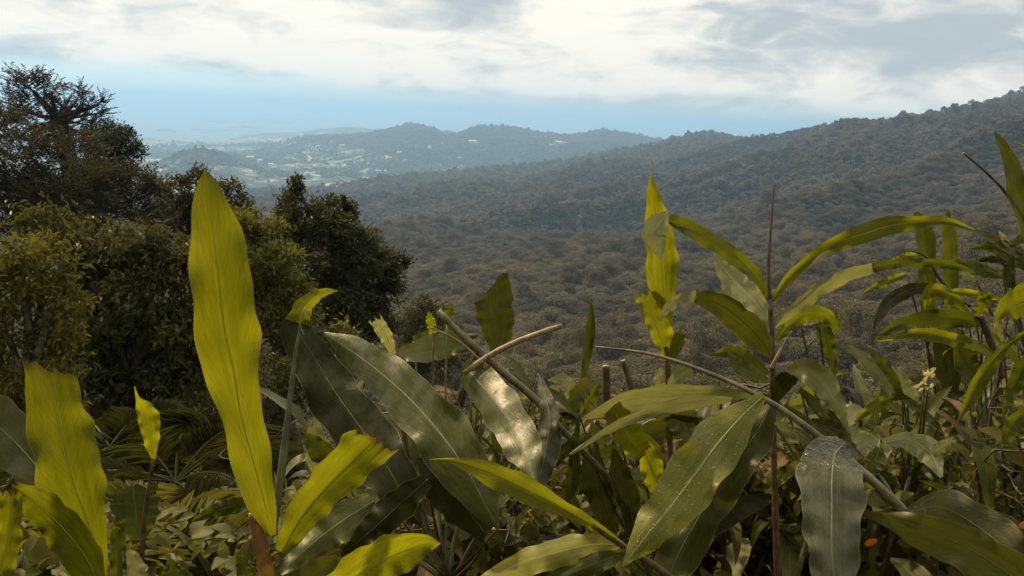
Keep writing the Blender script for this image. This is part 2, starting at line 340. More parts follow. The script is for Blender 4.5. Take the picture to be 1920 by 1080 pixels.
# positions on a jittered polar lattice
pts = []; r_ = 60.0; AL, AR = azr(-250, 400)[0], azr(2170, 400)[0]
while r_ < 9300:
    s_ = 4.8 + max(0, r_ - 150) * 0.0022 if r_ < 4500 else 19.0
    n_ = int((AR - AL) * r_ / s_); aq = AL + (np.arange(n_) + rng.normal(.5, 1.1, n_)) * (AR - AL) / n_; rq = r_ + rng.normal(0, .9, n_) * s_
    pts.append(np.stack([aq, rq, np.full(n_, s_)], 1)); r_ += s_
pts = np.vstack(pts)
zt = height(pts[:, 0], pts[:, 1])
px_ = np.sin(pts[:, 0]) * pts[:, 1]; py_ = np.cos(pts[:, 0]) * pts[:, 1]
keep = (pts[:, 1] < 3600 + 900 * fbm(px_ / 500, py_ / 500, 3)) | ((fbm(px_ / 420 + 9, py_ / 420, 4) + .55 * fbm(px_ / 110, py_ / 110, 3) + .22 * rng.normal(size=len(px_))) > 0.17) | ((zt > 150 + 60 * fbm(px_ / 200, py_ / 200, 3)) & (pts[:, 1] < 8500))
keep &= zt > 6
# keep what the camera could see: march the line of sight against the running horizon
order = np.argsort(pts[:, 1]); bins = ((pts[:, 0] - AL) / (AR - AL) * 500).astype(int).clip(0, 499); hor = np.full(500, -9.0); vis = np.zeros(len(pts), bool)
for k in order:
    if pts[k, 1] < 100: continue
    e_lo = (zt[k] + 16 - H) / pts[k, 1]
    b_ = bins[k]
    if e_lo > hor[b_] - .004: vis[k] = True
    e_g = (zt[k] + 3 - H) / pts[k, 1]
    if e_g > hor[b_]: hor[b_] = e_g
keep &= vis
pts, zt, px_, py_ = pts[keep], zt[keep], px_[keep], py_[keep]
sz = pts[:, 2] * rng.uniform(0.45, 1.3, len(pts)) * np.where(rng.random(len(pts)) < .06, 1.35, 1) + np.where(rng.random(len(pts)) < .3, 2, 0)
sz = np.minimum(sz, 17)
hgt = np.where(rng.random(len(pts)) < 0.07, rng.uniform(1.4, 2.0, len(pts)), rng.uniform(0.75, 1.1, len(pts)))
order = np.argsort(pts[:, 1]); NIND = 280
ind, rest = order[:NIND], order[NIND:]
me = bpy.data.meshes.new('forest'); me.vertices.add(len(rest))
me.vertices.foreach_set('co', np.stack([px_[rest], py_[rest], zt[rest] + sz[rest] * .62 * hgt[rest]], 1).astype(np.float32).ravel())
for nm, ty, dat in (('rot', 'FLOAT_VECTOR', np.stack([rng.normal(size=len(rest)) * .12, rng.normal(size=len(rest)) * .12, rng.uniform(0, 6.28, len(rest))], 1)),
                    ('scl', 'FLOAT_VECTOR', np.stack([sz[rest] * rng.uniform(.75, 1.15, len(rest)), sz[rest] * rng.uniform(.75, 1.15, len(rest)), sz[rest] * .82 * hgt[rest]], 1)),
                    ('vari', 'INT', np.where(pts[rest, 1] < 1300, rng.integers(0, 5, len(rest)), 5 + rng.integers(0, 4, len(rest))))):
    at_ = me.attributes.new(nm, ty, 'POINT')
    at_.data.foreach_set('vector' if ty == 'FLOAT_VECTOR' else 'value', (dat.astype(np.float32) if ty != 'INT' else dat.astype(np.int32)).ravel())
fo = obj('forest', me); tag(fo, 'brown and olive rainforest canopy covering the valley and the ridge', 'forest', kind='stuff')
ng = bpy.data.node_groups.new('forest_scatter', 'GeometryNodeTree')
ng.interface.new_socket('Geometry', in_out='INPUT', socket_type='NodeSocketGeometry'); ng.interface.new_socket('Geometry', in_out='OUTPUT', socket_type='NodeSocketGeometry')
gi, go = ng.nodes.new('NodeGroupInput'), ng.nodes.new('NodeGroupOutput')
ip, ci = ng.nodes.new('GeometryNodeInstanceOnPoints'), ng.nodes.new('GeometryNodeCollectionInfo')
ci.inputs['Collection'].default_value = src; ci.inputs['Separate Children'].default_value = True; ci.inputs['Reset Children'].default_value = True
ip.inputs['Pick Instance'].default_value = True
def named(nm, dt):
    x = ng.nodes.new('GeometryNodeInputNamedAttribute'); x.data_type = dt; x.inputs[0].default_value = nm; return next(s for s in x.outputs if s.enabled)
L = ng.links
e2r = ng.nodes.new('FunctionNodeEulerToRotation'); L.new(named('rot', 'FLOAT_VECTOR'), e2r.inputs[0])
m2p = ng.nodes.new('GeometryNodeMeshToPoints'); L.new(gi.outputs[0], m2p.inputs[0])
L.new(m2p.outputs[0], ip.inputs['Points']); L.new(ci.outputs[0], ip.inputs['Instance']); L.new(named('vari', 'INT'), ip.inputs['Instance Index'])
L.new(e2r.outputs[0], ip.inputs['Rotation']); L.new(named('scl', 'FLOAT_VECTOR'), ip.inputs['Scale']); L.new(ip.outputs[0], go.inputs[0])
fo.modifiers.new('scatter', 'NODES').node_group = ng
# the canopy trees of the nearer slope, one by one
_cm = [mesh_data('crown', V_, F_, m_forest, smooth=False) for V_, F_ in NEARC]
_tm = mesh_data('trunk', *tube(np.array([(0, 0, -.25), (.01, .02, .2), (-.01, 0, .55), (.02, .01, .9)]), [.035, .028, .02, .01], 6), m_bark)
proto = []
for n_, k in enumerate(ind):
    e = empty('canopy_tree', (px_[k], py_[k], zt[k])); s_ = sz[k]
    tag(e, 'brownish rounded canopy tree on the nearer valley slope', 'tree', 'canopy trees of the nearer valley slope')
    c = obj('crown', _cm[n_ % 5], e, (0, 0, s_ * .62 * hgt[k])); c.scale = (s_ * rng.uniform(.75, 1.2), s_ * rng.uniform(.75, 1.2), s_ * .82 * hgt[k]); c.rotation_euler = (0, 0, rng.uniform(0, 6.28))
    tr_ = obj('trunk', _tm, e); tr_.scale = (s_, s_, s_ * .8 * hgt[k])
print('forest points', len(rest))
# ================================================================ trees on the near slope
def leaves_at(B, D, Nn, ln, wd, droop=0.15):
    """folded leaves: base B, direction D, upper side Nn, length ln, width wd"""
    D = D / (np.linalg.norm(D, axis=1)[:, None] + 1e-9); S_ = np.cross(D, Nn); S_ /= np.linalg.norm(S_, axis=1)[:, None] + 1e-9; U = np.cross(S_, D)
    ln, wd = np.broadcast_to(ln, (len(B),))[:, None], np.broadcast_to(wd, (len(B),))[:, None]
    V = np.stack([B, B + D * ln * .48 + S_ * wd * .5 + U * wd * .14, B + D * ln - U * ln * droop, B + D * ln * .48 - S_ * wd * .5 + U * wd * .14], 1).reshape(-1, 3)
    k = np.arange(len(B))[:, None] * 4
    return V, [np.concatenate([k + [0, 1, 2], k + [0, 2, 3]])]
def ground_at(p):
    return height(math.atan2(p.x, p.y), math.hypot(p.x, p.y)).item()
def limb(p0, p1, r0, r1, rs, sag=0.12, n=7, k=6):
    p0, p1 = np.array(p0), np.array(p1); u = np.linspace(0, 1, n)[:, None]; Ln = np.linalg.norm(p1 - p0)
    P = p0 + (p1 - p0) * u + np.sin(u * math.pi) * np.array([rs.normal() * .06, rs.normal() * .06, sag * .6]) * Ln + rs.normal(size=(n, 3)) * .012 * Ln * np.sin(u * math.pi)
    return tube(P, r0 + (r1 - r0) * u[:, 0], k)
def tree(name, label, depth, lobes, leaf, per, mats, seed, style='rosette', foot=None, spacing=0.36, group='trees on the near slope', open_=1.0):
    rs = np.random.default_rng(seed); cx = sum(l[0] for l in lobes) / len(lobes); low = max(l[1] for l in lobes)
    b = at(foot if foot is not None else cx, low, depth); b.z = ground_at(b)
    e = empty(name, b); tag(e, label, 'tree', group)
    wood, crown = [], []
    heart = np.array(at(cx, (min(l[1] for l in lobes) + low * 2) / 3, depth)); B0 = np.array(b)
    top = np.array(at(lobes[0][0], lobes[0][1], depth)); trunk_r = 0.02 * np.linalg.norm(top - B0) + .04
    wood.append(limb(B0 - (0, 0, .3), heart, trunk_r * 1.2, trunk_r * .7, rs, 0.02, 9, 8))
    for (lx, ly, lr, *dz) in lobes:
        r = lr * depth / F; c = np.array(at(lx, ly, depth + (dz[0] if dz else rs.uniform(-.5, .5) * r)))
        wood.append(limb(heart + (c - heart) * rs.uniform(0, .15), c, trunk_r * (.5 if style != 'spray' else .22), .02, rs, .05, 7, 5))
        n = int(4 * math.pi * r * r / spacing**2 * open_) + 6
        for shell, frac in ((rs.uniform(.72, 1.06, n), 1), (rs.uniform(.3, .7, n // 2), 2)):
            nb_ = max(7, int(6 + 9 * r)); sub = sph(nb_, rs); sub[:, 2] = np.where(rs.random(nb_) < .5, np.abs(sub[:, 2]), sub[:, 2]); bulge = rs.uniform(.82, 1.2, nb_); pick = rs.integers(0, nb_, len(shell))
            d_ = sub[pick] + rs.normal(size=(len(shell), 3)) * .27; d_ /= np.linalg.norm(d_, axis=1)[:, None]; shell = shell * bulge[pick]
            C = c + d_ * (shell * r)[:, None] * np.array([1.05, 1.05, .9])
            if style == 'spray':
                nn = len(C); tip = d_ * np.array([1, 1, .25]) + (0, 0, .42) + rs.normal(size=d_.shape) * .25; tip /= np.linalg.norm(tip, axis=1)[:, None]
                ln = rs.uniform(.5, 1.0, nn) * leaf * 5
                for q in range(nn):
                    P = np.array([C[q] - tip[q] * ln[q] * .5, C[q], C[q] + tip[q] * ln[q] * .5 + (0, 0, .05)]); wood.append(tube(P, [.012, .009, .004], 3, False))
                uu = np.tile(np.linspace(-.45, .55, per), nn); ii = np.repeat(np.arange(nn), per); T = tip[ii]
                side = np.cross(T, (0, 0, 1)); side /= np.linalg.norm(side, axis=1)[:, None] + 1e-9; sg = np.where(np.arange(len(ii)) % 2, 1, -1)[:, None]
                crown.append(leaves_at(C[ii] + T * (uu * ln[ii])[:, None], T * .7 + side * sg * .7 + rs.normal(size=T.shape) * .25 + (0, 0, .2), np.array((0, 0, 1.)) + rs.normal(size=T.shape) * .3, leaf * rs.uniform(.6, 1.2, len(ii)), leaf * .42))
            else:
                ii = np.repeat(np.arange(len(C)), per); O_ = d_[ii]; rnd = sph(len(ii), rs)
                if style == 'droop': D = O_ * .5 + rnd * .8 + (0, 0, -.45); Nn = O_ + (0, 0, .8)
                else: D = O_ * .45 + rnd + (0, 0, .25); Nn = O_ + (0, 0, .6) + rnd * .2
                crown.append(leaves_at(C[ii] + rs.normal(size=rnd.shape) * .3 * spacing, D, Nn, leaf * rs.uniform(.55, 1.25, len(ii)), leaf * (.42 if style != 'droop' else .38) * rs.uniform(.8, 1.2, len(ii)), .12 if style != 'droop' else .3))
    V_, F_ = join(wood); mk('trunk', V_, F_, m_bark, e)
    V_, F_ = join(crown); mk('crown', V_, F_, mats, e, smooth=False)
    return e
mf_brown = foliage_mat('foliage_russet_brown', (0.014, 0.011, 0.005), (0.080, 0.068, 0.027), (0.14, 0.105, 0.025), 0.25, 0.55, 0.9)
mf_slate = foliage_mat('foliage_slate_glare_needles', (0.020, 0.018, 0.013), (0.065, 0.056, 0.042), (0.1, 0.09, 0.05), 0.2, 0.5, 0.9)  # greyed slate tone: haze glare against the sky put into the colour
mf_dark = foliage_mat('foliage_dark_evergreen', (0.014, 0.013, 0.004), (0.115, 0.105, 0.030), (0.18, 0.16, 0.02), 0.28, 0.42, 0.9)  # light clump tone raised to paint in highlights
mf_green = foliage_mat('foliage_sunny_olive', (0.034, 0.034, 0.006), (0.26, 0.24, 0.04), (0.32, 0.29, 0.03), 0.34, 0.45, 0.9)  # sunlit look put into a lighter leaf colour
mf_teal = foliage_mat('foliage_deep_green', (0.016, 0.020, 0.012), (0.060, 0.066, 0.034), (0.10, 0.11, 0.03), 0.2, 0.5, 0.9)
mf_big = foliage_mat('foliage_broad_olive', (0.012, 0.012, 0.003), (0.15, 0.138, 0.04), (0.22, 0.19, 0.03), 0.28, 0.4, 0.8)
mf_gold = foliage_mat('foliage_golden_broad', (0.020, 0.017, 0.005), (0.18, 0.15, 0.028), (0.27, 0.22, 0.025), 0.32, 0.45, 0.8)
tree('feathery_tree', 'tall feathery slate-brown tree with layered upswept branches against the sky', 45,
     [(55, 160, 40), (30, 150, 22), (92, 168, 30), (20, 205, 45), (75, 215, 52), (118, 195, 30), (150, 178, 20), (140, 222, 34), (172, 200, 24), (192, 190, 12), (190, 214, 14), (170, 236, 20), (110, 250, 34), (150, 252, 20), (60, 265, 40), (15, 265, 40)],
     0.2, 12, mf_slate, 21, 'spray', foot=70, spacing=.52, open_=.62)
tree('round_tree', 'dark green round-topped tree rising behind the russet tree', 42,
     [(205, 256, 28), (232, 262, 24), (178, 268, 26), (250, 285, 20), (212, 290, 44), (175, 312, 46), (240, 322, 30)], .24, 8, mf_teal, 22, spacing=.4)
tree('russet_tree', 'broad russet-brown tree with fine leaves and pale twigs', 36,
     [(120, 300, 62), (40, 300, 70), (190, 350, 58), (250, 362, 46), (295, 352, 28), (20, 370, 75), (100, 385, 85), (190, 400, 70), (255, 405, 50), (8, 232, 34), (30, 440, 80), (120, 450, 70)], .22, 8, mf_brown, 23, 'spray', foot=120, spacing=.5, open_=1.25)
tree('clumped_tree', 'dark tree with small separate leaf clumps at its tips beside the tall leaf', 46,
     [(372, 328, 15), (355, 352, 20), (332, 345, 14), (312, 356, 17), (286, 345, 14), (325, 392, 38), (300, 425, 42), (392, 358, 18), (428, 362, 26), (456, 382, 20), (440, 402, 30), (385, 402, 40), (350, 440, 45)], .26, 8, mf_dark, 24, spacing=.42)
tree('sunny_tree', 'sunlit olive-green tree with dense bright leaf tufts', 27,
     [(460, 430, 38), (500, 442, 34), (425, 460, 40), (520, 486, 40), (470, 500, 50), (535, 545, 44), (490, 575, 55), (425, 560, 55), (560, 600, 40), (520, 640, 50), (600, 660, 40), (560, 690, 45), (640, 640, 30)], .24, 8, mf_green, 25, spacing=.34)
tree('dense_tree', 'large dense dark evergreen with jagged clumped outline in front of the valley', 34,
     [(556, 345, 13), (553, 362, 15), (545, 385, 23), (540, 412, 26), (604, 392, 25), (646, 384, 17), (640, 405, 28), (570, 430, 42), (625, 440, 48), (680, 455, 34), (600, 490, 58), (655, 500, 58), (706, 496, 36), (735, 508, 24), (757, 488, 9), (748, 496, 10), (690, 548, 52), (735, 545, 26), (640, 570, 58), (700, 600, 40), (660, 620, 40), (590, 560, 50)], .24, 9, mf_dark, 26, spacing=.36)
tree('golden_tree', 'broad-leaved tree with golden yellow leaf sprays at the picture edge', 15,
     [(20, 470, 55), (85, 480, 45), (40, 540, 70), (100, 590, 60), (10, 620, 70), (70, 670, 65), (20, 730, 60), (110, 520, 30), (120, 640, 40), (-20, 690, 80), (0, 780, 80), (70, 770, 70), (-10, 860, 80)], .17, 9, mf_gold, 27, 'droop', spacing=.36, open_=.9)
tree('shady_tree', 'broad dark olive tree with drooping leaves filling the gap under the russet tree', 18,
     [(165, 470, 60), (240, 470, 60), (300, 480, 60), (350, 520, 50), (190, 540, 80), (280, 560, 80), (150, 620, 70), (240, 640, 90), (330, 630, 80), (390, 620, 60), (160, 710, 70), (260, 720, 80), (350, 720, 70), (420, 690, 60), (90, 420, 50), (150, 800, 80), (250, 800, 80), (90, 850, 80)], .22, 9, mf_big, 28, 'droop', foot=250, spacing=.38)
tree('valley_edge_tree', 'small dark tree at the valley edge beyond the cut cane', 60,
     [(795, 572, 18), (775, 590, 22), (815, 590, 26), (790, 615, 34), (835, 620, 30), (760, 625, 25), (800, 650, 40), (840, 670, 40), (760, 680, 45), (800, 710, 40)], .3, 7, mf_dark, 29, spacing=.5)
tree('hollow_tree', 'low dark bushy tree below the dense evergreen', 24, [(470, 700, 60), (540, 740, 55), (400, 760, 60), (620, 720, 50), (690, 690, 40), (480, 800, 60)], .2, 7, mf_big, 30, 'droop', spacing=.4)
# ---------------------------------------------------------------- palms
m_frond = foliage_mat('palm_frond_green', (0.018, 0.018, 0.004), (0.08, 0.076, 0.016), (0.11, 0.10, 0.012), 0.25, 0.4, 3)
def frond_mesh(L_, arch, seed, nl=64):
    rs = np.random.default_rng(seed); u = np.linspace(0, 1, 26)
    P = np.stack([u * L_ * (1 - .12 * u), 0.03 * np.sin(u * 3) * L_, L_ * (arch * u - (arch + .45) * u**2.2)], 1)
    parts = [tube(P, .012 * (1 - .85 * u) + .002, 5)]
    s = np.linspace(.14, .98, nl); Pi = np.stack([np.interp(s, u, P[:, k]) for k in range(3)], 1); T = np.gradient(Pi, axis=0); T /= np.linalg.norm(T, axis=1)[:, None]
    for sg in (-1, 1):
        side = np.cross(T, (0, 0, 1)) * sg; ln = L_ * .36 * np.sin(np.clip(s * 1.05, 0, 1) * math.pi * .92 + .22) * rs.uniform(.85, 1.1, nl); ln = np.maximum(ln, .05)
        parts.append(leaves_at(Pi, side + T * .55 + (0, 0, .12) + rs.normal(size=T.shape) * .06, np.array((0, 0, 1.)) + side * .3, ln, .022, .22))
    return join(parts)
FR = [mesh_data('frond', *frond_mesh(1.7, a, 40 + k), m_frond, smooth=False) for k, a in enumerate((.5, .7, .35))]
def palm(px, py, dep, label, n, seed, s=1.0):
    rs = np.random.default_rng(seed); c = at(px, py, dep); b = Vector((c.x, c.y, ground_at(c))); e = empty('palm', b); tag(e, label, 'palm', 'palms below the lookout')
    hh = max(c.z - b.z, .2); V_, F_ = tube(np.array([(0, 0, -.1), (.02, 0, hh * .5), (0, 0, hh)]), [.08, .06, .05], 8); obj('trunk', mesh_data('trunk', V_, F_, m_bark), e)
    for k in range(n):
        f = obj('frond', FR[k % 3], e, (0, 0, hh)); f.rotation_euler = (rs.uniform(-.15, .15), rs.uniform(-.45, .25), k * 6.283 / n + rs.uniform(-.25, .25)); f.scale = (s * rs.uniform(.8, 1.1),) * 3
palm(330, 905, 6.5, 'small palm with fine feathered fronds beneath the tall leaf', 11, 3, .9)
palm(205, 840, 8.5, 'palm with arching fronds in the shade behind the small yellow leaf', 10, 4)
#palm(520, 740, 8.0, 'palm half hidden behind the dark drooping leaf', 9, 5, .8)
#palm(60, 960, 6.0, 'palm low down behind the torn leaf at the picture edge', 9, 6, .8)
# ---------------------------------------------------------------- far houses and mast
def plain(name, c, rough=0.7):
    m, t, o = mat(name); geo = t.n('ShaderNodeNewGeometry'); nz = t.noise(geo.outputs['Position'], .5, 3); k = tuple(x * .8 for x in c)
    t.L.new(pbsdf(t, t.mix(nz, k, c), rough, .3), o.inputs[0]); return m
m_wall = plain('house_white_render', (0.85, 0.83, 0.78)); m_roof = plain('house_roof_pale', (0.62, 0.56, 0.5)); m_roof2 = plain('house_roof_rust', (0.4, 0.2, 0.12)); m_dark = plain('house_window_dark', (0.04, 0.05, 0.06))
def boxv(x0, x1, y0, y1, z0, z1):
    V_ = np.array([(x, y, z) for x in (x0, x1) for y in (y0, y1) for z in (z0, z1)], float)
    return V_, [np.array([(0, 1, 3, 2), (4, 6, 7, 5), (0, 4, 5, 1), (2, 3, 7, 6), (0, 2, 6, 4), (1, 5, 7, 3)])]
def gable(w_, d_, z0, z1):
    V_ = np.array([(-w_, -d_, z0), (w_, -d_, z0), (w_, d_, z0), (-w_, d_, z0), (-w_, 0, z1), (w_, 0, z1)], float)
    return V_, [np.array([(0, 1, 5, 4), (2, 3, 4, 5), (0, 3, 2, 1)]), np.array([(0, 4, 3), (1, 2, 5)])]
HM = [(mesh_data('wall', *boxv(-.5, .5, -.4, .4, -.3, .42), m_wall, smooth=False), mesh_data('roof', *gable(.55, .46, .421, .62), r_, smooth=False), mesh_data('window', *join([boxv(q, q + .12, -.41, -.395, .08, .28) for q in (-.35, -.05, .25)]), m_dark, smooth=False)) for r_ in (m_roof, m_roof2)]
def ground_px(px, py, rmin=3600, rmax=13000):
    a_, tn = azr(px, py); r_ = np.linspace(rmin, rmax, 700); z_ = height(np.full(700, a_), r_); k = np.argmax(z_ > H + r_ * tn)
    return (a_, r_[k], z_[k]) if z_[k] > H + r_[k] * tn else None
rs = np.random.default_rng(77)
spots = [(324, 261), (330, 262), (345, 266), (410, 270), (418, 268), (424, 267), (432, 267), (440, 268), (452, 268), (458, 266), (466, 263), (474, 262), (482, 262), (490, 263), (496, 264), (505, 264), (510, 263), (372, 279), (380, 281), (392, 281), (414, 282), (421, 282), (532, 270), (545, 262), (550, 262), (563, 255), (570, 255), (580, 256), (588, 277), (594, 278), (640, 276), (672, 285), (558, 311), (562, 312), (508, 312), (515, 315), (598, 326), (712, 325), (719, 324), (706, 322), (730, 300), (750, 290), (780, 277), (806, 279), (827, 272), (888, 272), (894, 273), (976, 248), (1033, 276), (1040, 274), (1048, 273), (1056, 271), (1021, 258), (660, 238), (700, 232), (735, 233), (620, 270), (560, 333), (596, 335), (486, 306), (470, 300), (862, 300), (900, 292), (760, 305), (690, 310)]
for n_, (hx, hy) in enumerate(spots):
    g_ = ground_px(hx + rs.uniform(-2, 2), hy)
    if g_ is None: continue
    a_, r_, z_ = g_; s_ = rs.uniform(20, 36) * (1.0 if n_ % 5 else 1.7)
    e = empty('house', (math.sin(a_) * r_, math.cos(a_) * r_, z_ + s_ * .2)); town = r_ > 7000
    tag(e, 'white house of the coastal town beyond the hills' if town else 'white house among pastures at the foot of the hills', 'house', 'houses of the far town' if town else 'houses among the pastures')
    e.rotation_euler = (0, 0, a_ * -1 + rs.uniform(-.6, .6)); e.scale = (s_, s_ * .8, s_ * .7)
    for me_ in HM[n_ % 7 == 0]: obj(me_.name.split('.')[0], me_, e)
g_ = ground_px(938, 246); a_, r_, z_ = g_ if g_ else (azr(938, 246)[0], 7500, 250)
e = empty('radio_mast', (math.sin(a_) * r_, math.cos(a_) * r_, z_)); tag(e, 'thin tall radio mast on the crest of the far hills', 'mast')
hm = 135; V_, F_ = join([tube(np.array([(x, y, -5), (x * .5, y * .5, hm)]), .55, 4) for x, y in ((-2.2, -1.3), (2.2, -1.3), (0, 2.5))]); obj('legs', mesh_data('legs', V_, F_, m_roof), e).name = 'leg_lattice'
V_, F_ = join([tube(np.array([(-2.2 + 1.1 * u_, -1.3 + .65 * u_, hm * u_), (2.2 - 1.1 * u2, -1.3 + .65 * u2, hm * u2)]), .3, 3) for u_, u2 in [(k / 20, (k + 1) / 20) for k in range(20)]]); obj('brace', mesh_data('brace', V_, F_, m_roof), e)
V_, F_ = tube(np.array([(0, 0, hm), (0, 0, hm + 18)]), .3, 5); obj('antenna', mesh_data('antenna', V_, F_, m_roof), e)
# ================================================================ ginger thicket in front of the lookout
def leaf_mat(name, refl, trans, trw=0.45, rough=0.4, coat=0.0, under=None, spots=0.5, wet=0.0, vein=1.0):
    """broad ginger blade: u runs along the blade, v across; fine slanting veins, brown-edged, light passes through"""
    m, t, o = mat(name); uv = t.n('ShaderNodeUVMap'); sp = t.n('ShaderNodeSeparateXYZ'); t.put(sp.inputs[0], uv.outputs[0]); U_, V_ = sp.outputs[0], sp.outputs[1]
    geo = t.n('ShaderNodeNewGeometry'); oi = t.n('ShaderNodeObjectInfo'); P = geo.outputs['Position']
    av = t.m('ABSOLUTE', t.m('SUBTRACT', t.m('MULTIPLY', V_, 2), 1))
    n_lo = t.noise(P, 11, 3, .6); n_hi = t.noise(P, 160, 3, .6)
    ph = t.m('ADD', t.m('SUBTRACT', t.m('MULTIPLY', U_, 62), t.m('MULTIPLY', av, 15)), t.m('MULTIPLY', n_lo, 3))
    cv = t.n('ShaderNodeCombineXYZ'); t.put(cv.inputs[0], t.m('MULTIPLY', ph, 1.0)); t.put(cv.inputs[1], t.m('MULTIPLY', av, 1.5)); t.put(cv.inputs[2], t.m('MULTIPLY', oi.outputs['Random'], 30))
    veins = t.m('MULTIPLY', t.m('SUBTRACT', t.noise(cv.outputs[0], 1.6, 2, .5), .5), 2.2)
    cs = t.n('ShaderNodeCombineXYZ'); t.put(cs.inputs[0], t.m('MULTIPLY', U_, 3.2)); t.put(cs.inputs[1], t.m('MULTIPLY', V_, 9)); t.put(cs.inputs[2], t.m('MULTIPLY', oi.outputs['Random'], 50))
    veins2 = t.m('MULTIPLY', t.m('SUBTRACT', t.noise(cs.outputs[0], 1.0, 4, .6), .5), 2.6)      # long soft streaks
    rib = t.ss(av, 0.07, 0.0)
    tone = t.m('ADD', t.m('ADD', t.m('MULTIPLY', t.m('SUBTRACT', n_lo, .5), .8), t.m('MULTIPLY', t.m('SUBTRACT', oi.outputs['Random'], .5), .5)), t.m('ADD', t.m('MULTIPLY', veins2, .34), t.m('MULTIPLY', veins, .30)))
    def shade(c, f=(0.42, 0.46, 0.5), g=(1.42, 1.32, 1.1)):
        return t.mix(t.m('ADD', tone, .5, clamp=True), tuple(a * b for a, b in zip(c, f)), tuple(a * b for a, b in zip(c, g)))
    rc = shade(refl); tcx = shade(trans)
    if under: rc = t.mix(geo.outputs['Backfacing'], rc, shade(under))
    rc = t.mix(t.m('MULTIPLY', rib, .55), rc, tuple(min(1, x * 1.9 + .015) for x in refl)); tcx = t.mix(t.m('MULTIPLY', rib, .45), tcx, tuple(x * .45 for x in trans))
    edge = t.m('MULTIPLY', t.ss(t.m('ADD', av, t.m('MULTIPLY', t.m('SUBTRACT', n_lo, .5), .10)), 0.955, 1.0), .7)
    rc = t.mix(edge, rc, (0.24, 0.19, 0.09)); tcx = t.mix(edge, tcx, (0.3, 0.2, 0.06))
    n_sp = t.noise(P, 55, 4, .7); blot = t.m('MULTIPLY', t.ss(n_sp, 0.66, 0.74), spots); tipb = t.m('MULTIPLY', t.ss(t.m('ADD', U_, t.m('MULTIPLY', n_lo, .08)), 0.97, 1.03), .8)
    bad = t.m('MAXIMUM', t.m('MAXIMUM', blot, tipb), t.m('MULTIPLY', t.ss(t.noise(P, 240, 2, .5), .72, .76), spots))
    rc = t.mix(bad, rc, (0.085, 0.05, 0.015)); tcx = t.mix(bad, tcx, (0.16, 0.07, 0.01))
    hgt_ = t.m('ADD', t.m('ADD', t.m('MULTIPLY', veins, .16 * vein), t.m('MULTIPLY', n_hi, .4)), t.m('MULTIPLY', veins2, .3))
    nb = bump(t, hgt_, 0.5, 0.0012)
    rg = t.m('ADD', rough, t.m('MULTIPLY', t.m('SUBTRACT', n_sp, .5), .35))
    if wet:                              # rain water standing on the bent top of the blade
        wm = t.m('MULTIPLY', t.ss(t.m('ADD', U_, t.m('MULTIPLY', n_lo, .10)), wet + .10, wet), 1.0); n_w = t.noise(P, 42, 3, .6, 1.6)
        h2 = t.m('ADD', hgt_, t.m('MULTIPLY', t.m('MULTIPLY', n_w, wm), 9)); nb = bump(t, h2, 0.8, 0.0016); rg = t.m('SUBTRACT', rg, t.m('MULTIPLY', wm, .3), clamp=True)
    n_pat = t.noise(P, 22, 4, .65, .6); sl = t.ss(n_pat, .38, .62, .05 + coat * .15, .16 + coat * .95)
    p = pbsdf(t, rc, rg, sl, nb, **{'Specular Tint': (1, .84, .55, 1)}, **({'Coat Weight': coat, 'Coat Roughness': max(.08, rough * .6), 'Coat Normal': nb} if coat > 9 else {}))
    tl = t.n('ShaderNodeBsdfTranslucent'); t.put(tl.inputs[0], tcx); t.put(tl.inputs[1], nb)
    mx = t.n('ShaderNodeMixShader'); mx.inputs[0].default_value = trw; t.L.new(p, mx.inputs[1]); t.L.new(tl.outputs[0], mx.inputs[2]); t.L.new(mx.outputs[0], o.inputs[0])
    return m
LM = {
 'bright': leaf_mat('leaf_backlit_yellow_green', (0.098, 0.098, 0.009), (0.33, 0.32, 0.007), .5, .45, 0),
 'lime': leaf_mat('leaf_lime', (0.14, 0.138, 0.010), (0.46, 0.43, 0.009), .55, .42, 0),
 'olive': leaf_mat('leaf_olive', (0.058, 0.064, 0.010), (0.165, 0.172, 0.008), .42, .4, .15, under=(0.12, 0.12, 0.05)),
 'moss': leaf_mat('leaf_moss_shaded', (0.056, 0.058, 0.012), (0.10, 0.098, 0.008), .4, .42, .15, under=(0.07, 0.07, 0.025)),  # darker copy of the olive blade, shade put into its colour
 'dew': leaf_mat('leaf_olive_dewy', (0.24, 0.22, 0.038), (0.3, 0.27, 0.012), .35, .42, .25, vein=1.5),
 'dark': leaf_mat('leaf_dark_shaded', (0.032, 0.032, 0.007), (0.055, 0.057, 0.005), .3, .45, .15),  # shaded copy of the blade, the shade is in its dark colour
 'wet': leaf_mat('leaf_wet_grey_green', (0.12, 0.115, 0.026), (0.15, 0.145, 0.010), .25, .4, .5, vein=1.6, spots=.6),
 'soak': leaf_mat('leaf_soaked', (0.115, 0.106, 0.054), (0.10, 0.10, 0.02), .2, .38, .65, wet=.16, spots=.6),
 'silver': leaf_mat('leaf_pale_underside_and_sheen', (0.29, 0.275, 0.13), (0.3, 0.29, 0.06), .38, .48, .12, spots=.3),  # pale underside colour, also laid on upper sides as painted grey sheen
 'pale': leaf_mat('leaf_bleached_yellow', (0.42, 0.40, 0.14), (0.5, 0.46, 0.1), .45, .5, .1),
 'straw': leaf_mat('leaf_dead_straw', (0.22, 0.14, 0.06), (0.2, 0.12, 0.04), .3, .6, .0, spots=.8),
}
def stem_mat(name, c1, c2, rough=.5):
    m, t, o = mat(name); geo = t.n('ShaderNodeNewGeometry'); nz = t.noise(geo.outputs['Position'], 45, 4, .6)
    t.L.new(pbsdf(t, t.mix(t.ss(nz, .35, .65), c1, c2), rough, .4, bump(t, nz, .4, .002)), o.inputs[0]); return m
